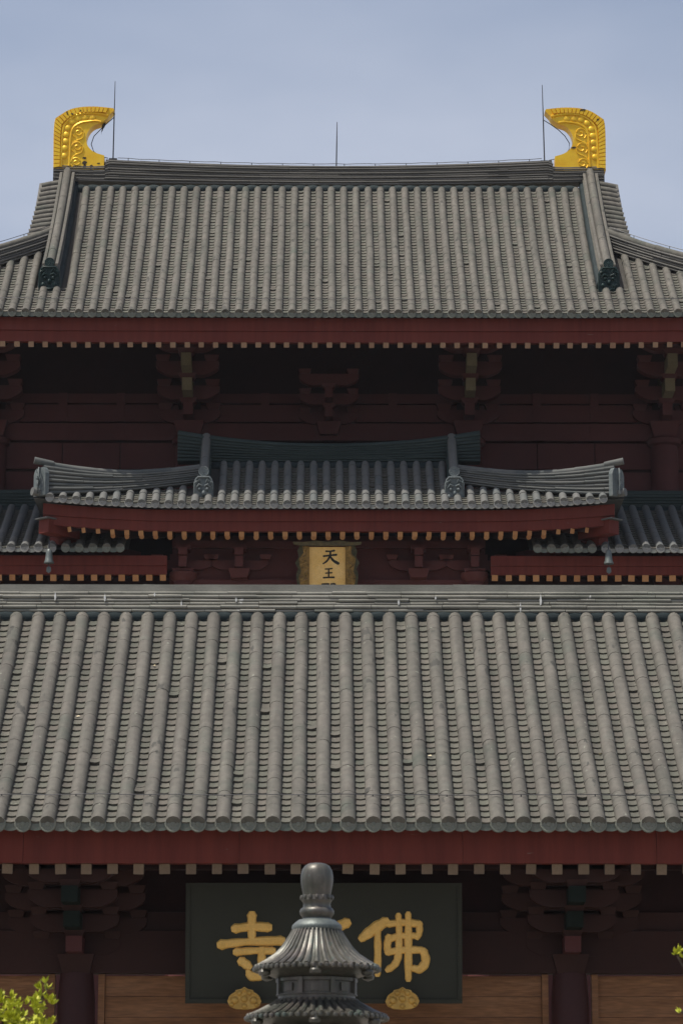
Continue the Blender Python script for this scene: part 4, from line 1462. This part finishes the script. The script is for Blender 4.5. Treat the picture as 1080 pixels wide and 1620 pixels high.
cw = thing('ridge_conductor', 'thin conductor wire running along the top ridge between the gold ornaments', 'wire', (XM, 79.744, 30.3))
strand([(x, 79.724, RT(x) + .115 + .008 * sin(i * 2.3)) for i, x in enumerate(np.linspace(XM - 5.79, XM + 5.84, 40))], .009, cw)
for i, x in enumerate(np.linspace(XM - 5.5, XM + 5.5, 14)):
    strand([(x, 79.734, RT(x) + .04), (x, 79.724, RT(x) + .12)], .010, cw, name='clip')
ew = thing('eave_wire', 'thin dark wire strung just above the far upper tiled eave', 'wire', (XM, 74.1, 24.15))
strand([(x, us.pos(x, .33)[1], us.pos(x, .33)[2] + .21 + .006 * sin(i * 2.1)) for i, x in enumerate(np.linspace(XM - 10, XM + 10, 60))], .008, ew)
for s, side in ((-1, 'left'), (1, 'right')):
    hw = thing('hip_wire', 'thin wire along the sloping %s hip of the far upper roof' % side, 'wire', (XM + s * 9, 77, 26.5))
    pts = []
    for t in np.linspace(.02, .8, 14):
        x = XM + s * (7.31 + 4.81 * t)
        u = HIPU - HIPK * (7.31 + 4.81 * t - HIPX)
        p = us.pos(x, max(u, 0))
        pts.append((x, p[1], p[2] + .34 + .08 * t + .28 * t * t + .12 * (1 - t) ** 3 + .22))
    strand(pts, .009, hw)
    for p in pts[2::3]:
        strand([p, (p[0], p[1], p[2] - .1)], .009, hw, name='clip')

# ------------------------------------------------------------------ bronze incense tower in front
TX, TY = -.045, 25.0
tw = thing('incense_tower', 'dark bronze incense tower with ribbed round roofs and knob finial before the sign', 'incense burner', (TX, TY, 0))
kz = .001156
zf = lambda y: 4.43 - (y - 110) * kz
def lat(name, prof, n=40, m=None, parent=None, **k):
    q = MB(); q.lathe([(r * kz, zf(y)) for r, y in prof], n, (TX, TY), **k); return build(name, q, m or M['bronze'], parent or tw, origin=(TX, TY, zf(prof[0][1])))
fin = lat('finial', [(97, 345), (99, 330), (108, 285), (115, 240), (115, 205), (108, 165), (88, 132), (58, 115), (25, 110), (2, 109)][0:10])
lat('collar', [(102, 430), (98, 418), (96, 400), (102, 385), (108, 375), (104, 345), (95, 340)], parent=fin)
for i in range(14):
    a = 2 * pi * (i + .5) / 14
    q = MB(); q.lathe([(.004, -.022), (.017, -.012), (.019, .002), (.012, .016), (.003, .02)], 8)
    q.v = [(TX + (106 * kz) * cos(a) + p[0], TY + (106 * kz) * sin(a) + p[1], zf(355) + p[2]) for p in q.v]
    build('lotus_petal', q, M['bronze'], fin)
lat('neck_ring', [(100, 500), (110, 485), (121, 470), (122, 450), (112, 432), (100, 425)], mod=lambda k: 1 + .02 * sin(k * 2 * pi / 40 * 20), n=80)
lat('shoulder', [(150, 592), (172, 584), (178, 566), (172, 548), (150, 528), (128, 512), (102, 505), (98, 490)], m=M['bell'])

def tier(name, prof, ribs, knob, under):
    """ribbed round roof: prof (r,y) top->eave in picture units"""
    pr_ = [(r, y) for r, y in prof]
    base = [(under[0] * kz, zf(under[1]))] + [((pr_[-1][0] - 8) * kz, zf(pr_[-1][1] + 18))] + [(r * kz, zf(y)) for r, y in pr_[::-1]] + [(.05, zf(pr_[0][1] - 3))]
    q = MB(); q.lathe(base, 64, (TX, TY))
    root = build(name, q, M['bronze'], tw, origin=(TX, TY, base[0][1]))
    for i in range(ribs):
        a = 2 * pi * i / ribs
        pts = [((r + 2) * kz * np.array([cos(a), sin(a)]), zf(y - 3)) for r, y in pr_]
        q = MB(); q.tube([(TX + p[0], TY + p[1], z) for p, z in pts], [max(.0075, 2 * pi * r * kz / ribs * .32) if r < 330 else .022 for r, y in pr_], 7)
        build('roof_rib', q, M['bronze'], root)
    for i in range(60):
        a = 2 * pi * (i + .5) / 60
        r, y = pr_[-1]
        q = MB(); q.lathe([(.004, -.022), (.018, -.014), (.022, 0), (.018, .014), (.004, .022)], 8)
        rr = (r + 4) * kz
        q.v = [(TX + rr * cos(a) + p[0], TY + rr * sin(a) + p[1], zf(y + 8) + p[2]) for p in q.v]
        build('eave_bead', q, M['bronze'], root)
    for i in range(6):
        a = 2 * pi * (i + .5) / 6 + radians(-1.5)
        r, y = pr_[-1]
        rr = (r - 18) * kz
        q = MB(); q.lathe([(.006, -.10), (.045, -.085), (.05, -.06), (.03, -.03), (.02, 0)], 10)
        q.v = [(TX + rr * cos(a) + p[0], TY + rr * sin(a) + p[1], zf(y + 5) + p[2] + .02) for p in q.v]
        build('corner_drop', q, M['bronze'], root)
    return root
tier('upper_tier', [(164, 582), (184, 620), (212, 665), (245, 715), (290, 763), (345, 806), (395, 835), (430, 850)], 40, 1, (270, 925))
q = MB()
NP = 8
def drum(y0, y1, r, name):
    root = lat(name, [(r - 12, y1 + 10), (r - 12, y0 - 10)], 40)
    lat('drum_band', [(r - 12, y1 + 4), (r + 8, y1), (r + 10, y1 - 14), (r - 12, y1 - 18)], 40, parent=root)
    lat('drum_band', [(r - 12, y1 - 42), (r + 2, y1 - 44), (r + 2, y1 - 52), (r - 12, y1 - 56)], 40, parent=root)
    lat('drum_band', [(r - 12, y0 + 26), (r + 4, y0 + 22), (r + 4, y0), (r - 12, y0 - 6)], 40, parent=root)
    for i in range(NP):
        a = 2 * pi * (i + .5) / NP + .0
        c, s_ = cos(a), sin(a)
        b = MB(); b.box((TX + r * kz * c, TY + r * kz * s_, (zf(y0) + zf(y1 - 50)) / 2), (.035, .03, zf(y0) - zf(y1 - 50)), rz=a + pi / 2); build('drum_post', b, M['bronze'], root)
        for t in (.25,):
            aa = a + t * 2 * pi / NP * 2
            b = MB(); b.box((TX + (r - 6) * kz * cos(aa), TY + (r - 6) * kz * sin(aa), (zf(y0 + 30) + zf(y1 - 60)) / 2), (.09, .012, (zf(y0 + 30) - zf(y1 - 60)) * .8), rz=aa + pi / 2); build('drum_panel', b, M['bronze'], root)
drum(925, 1085, 282, 'drum')
tier('middle_tier', [(272, 1075), (300, 1100), (345, 1128), (395, 1155), (440, 1175), (485, 1190)], 42, 1, (300, 1260))
drum(1262, 1560, 320, 'drum')
tier('lower_tier', [(310, 1560), (350, 1600), (410, 1640), (480, 1675), (560, 1700)], 56, 1, (360, 1790))
lat('burner_bowl', [(250, 2650), (420, 2560), (520, 2420), (560, 2280), (540, 2180), (420, 2120), (340, 2080), (340, 1780)])
lat('pedestal', [(520, 3935), (520, 3700), (430, 3650), (340, 3550), (260, 3350), (230, 3000), (240, 2800), (270, 2640)])

# ------------------------------------------------------------------ trees in front (bright young foliage)
def tree(name, label, base, height, clumps, seed, group=None):
    r = random.Random(seed)
    t = thing(name, label, 'tree', base, group)
    bx, by, _ = base
    tr = MB()
    tr.tube([(bx, by, 0), (bx + .05, by + .03, height * .4), (bx - .04, by, height * .7), (bx, by + .02, height * .92)], [.09, .07, .045, .015], 9)
    for (cx, cy, cz, cr) in clumps:
        z0 = min(cz - .1, height * .55 + r.uniform(-.3, .2))
        tr.tube([(bx, by, z0), ((bx + cx) / 2, (by + cy) / 2, (z0 + cz) / 2 + .1), (cx, cy, cz)], [.03, .02, .008], 6)
    build('trunk', tr, M['bark'], t)
    V, F = [], []
    tw_ = MB()
    for (cx, cy, cz, cr) in clumps:
        nt = int(110 * (cr / .3) ** 2)
        for _ in range(nt):
            d = np.array([r.gauss(0, 1), r.gauss(0, 1), r.gauss(0, .8)])
            d /= np.linalg.norm(d)
            rad = cr * r.uniform(.35, 1) ** .6
            c = np.array([cx, cy, cz]) + d * rad * np.array([1, 1, .75])
            ax = d * .6 + np.array([r.gauss(0, .3), r.gauss(0, .3), .75 + r.gauss(0, .2)])
            ax /= np.linalg.norm(ax)
            for _k in range(11):
                dr = ax + np.array([r.gauss(0, .55), r.gauss(0, .55), r.gauss(0, .45)])
                dr /= np.linalg.norm(dr)
                L = r.uniform(.035, .07)
                sd = np.cross(dr, np.array([r.gauss(0, 1), r.gauss(0, 1), r.gauss(0, 1)])); sd /= np.linalg.norm(sd) + 1e-6
                w_ = L * .20
                o = len(V)
                V += [tuple(c), tuple(c + dr * L * .5 + sd * w_), tuple(c + dr * L), tuple(c + dr * L * .5 - sd * w_)]
                F.append((o, o + 1, o + 2, o + 3))
    mb = MB(); mb.add(V, F); build('foliage', mb, M['leaf'], t)
px2 = .0045
tree('garden_tree', 'bright yellow green bushy treetop at the lower left corner', (-2.55, 22, 0), 2.95,
     [(-2.30, 22.0, 2.98, .19), (-2.12, 21.9, 2.99, .15), (-1.99, 22.0, 3.10, .10), (-1.96, 22.05, 3.20, .06), (-2.02, 21.9, 2.90, .14), (-2.43, 22.1, 2.93, .16), (-2.25, 22.05, 3.06, .12),
      (-2.55, 22, 2.75, .3), (-2.2, 22.1, 2.6, .33), (-2.8, 22, 2.5, .4), (-2.4, 21.8, 2.3, .4), (-2.0, 22, 2.4, .3), (-2.6, 22.2, 2.95, .14)], 3, 'small trees in front of the gate')
tree('garden_tree', 'yellow green leaf tips poking in at the lower right edge', (3.26, 22, 0), 3.5,
     [(2.53, 22, 3.43, .045), (2.55, 22, 3.04, .045), (2.76, 22, 3.36, .14), (2.82, 22.1, 3.05, .17), (2.95, 22, 3.3, .3), (3.2, 22, 3.5, .35), (3.1, 21.9, 2.9, .4), (3.4, 22, 3.1, .4), (3.2, 22, 2.5, .4)], 5,
     'small trees in front of the gate')

# ------------------------------------------------------------------ leaves that have blown onto the near roof
M['dry'] = mat('leaf_dry', [(.55, .42, .22), (.75, .70, .5)], .7, rand=.5, bump=0)
q = MB(); q.add([(-.5, 0, 0), (-.15, -.28, .1), (.3, -.25, .12), (.55, 0, .02), (.3, .27, .14), (-.15, .25, .08)], [(0, 1, 2, 3), (0, 3, 4, 5)])
lm = q.mesh('fallen_leaf', (0, 0, 0), M['dry'])
for pxx, u, where in ((490, 1.0, 'low in the middle'), (120, 2.6, 'halfway up the left edge'), (215, 3.9, 'high on the left side'), (664, 1.6, 'low, just right of the middle'), (945, 1.65, 'low near the right edge'), (742, 4.3, 'high up right of the middle')):
    i = round(((pxx - 511) * .0091 - .17 - .01) / SP)
    p = gs.pos(.01 + SP * i + SP / 2 + random.uniform(-.03, .03), u)
    o = link('fallen_leaf', lm, None, (p[0], p[1], p[2] + .05), (gs.ang(u), 0, random.uniform(0, 6)), (.06, .06, .06),
             label='small pale fallen leaf lying %s of the nearest tiled roof' % where, category='leaf', group='fallen leaves on the near roof')

# ------------------------------------------------------------------ faint summer haze round the whole place
hb = MB(); hb.box((0, 40, 19.5), (120, 130, 41))
hz = bpy.data.materials.new('haze_air'); hz.use_nodes = True
hn = hz.node_tree.nodes; hn.clear()
ho = hn.new('ShaderNodeOutputMaterial'); hv = hn.new('ShaderNodeVolumePrincipled')
hv.inputs['Color'].default_value = (.86, .92, 1, 1)
hv.inputs['Density'].default_value = .00013
hv.inputs['Anisotropy'].default_value = .2
hz.node_tree.links.new(hv.outputs[0], ho.inputs['Volume'])
build('haze', hb, hz, kind='stuff')
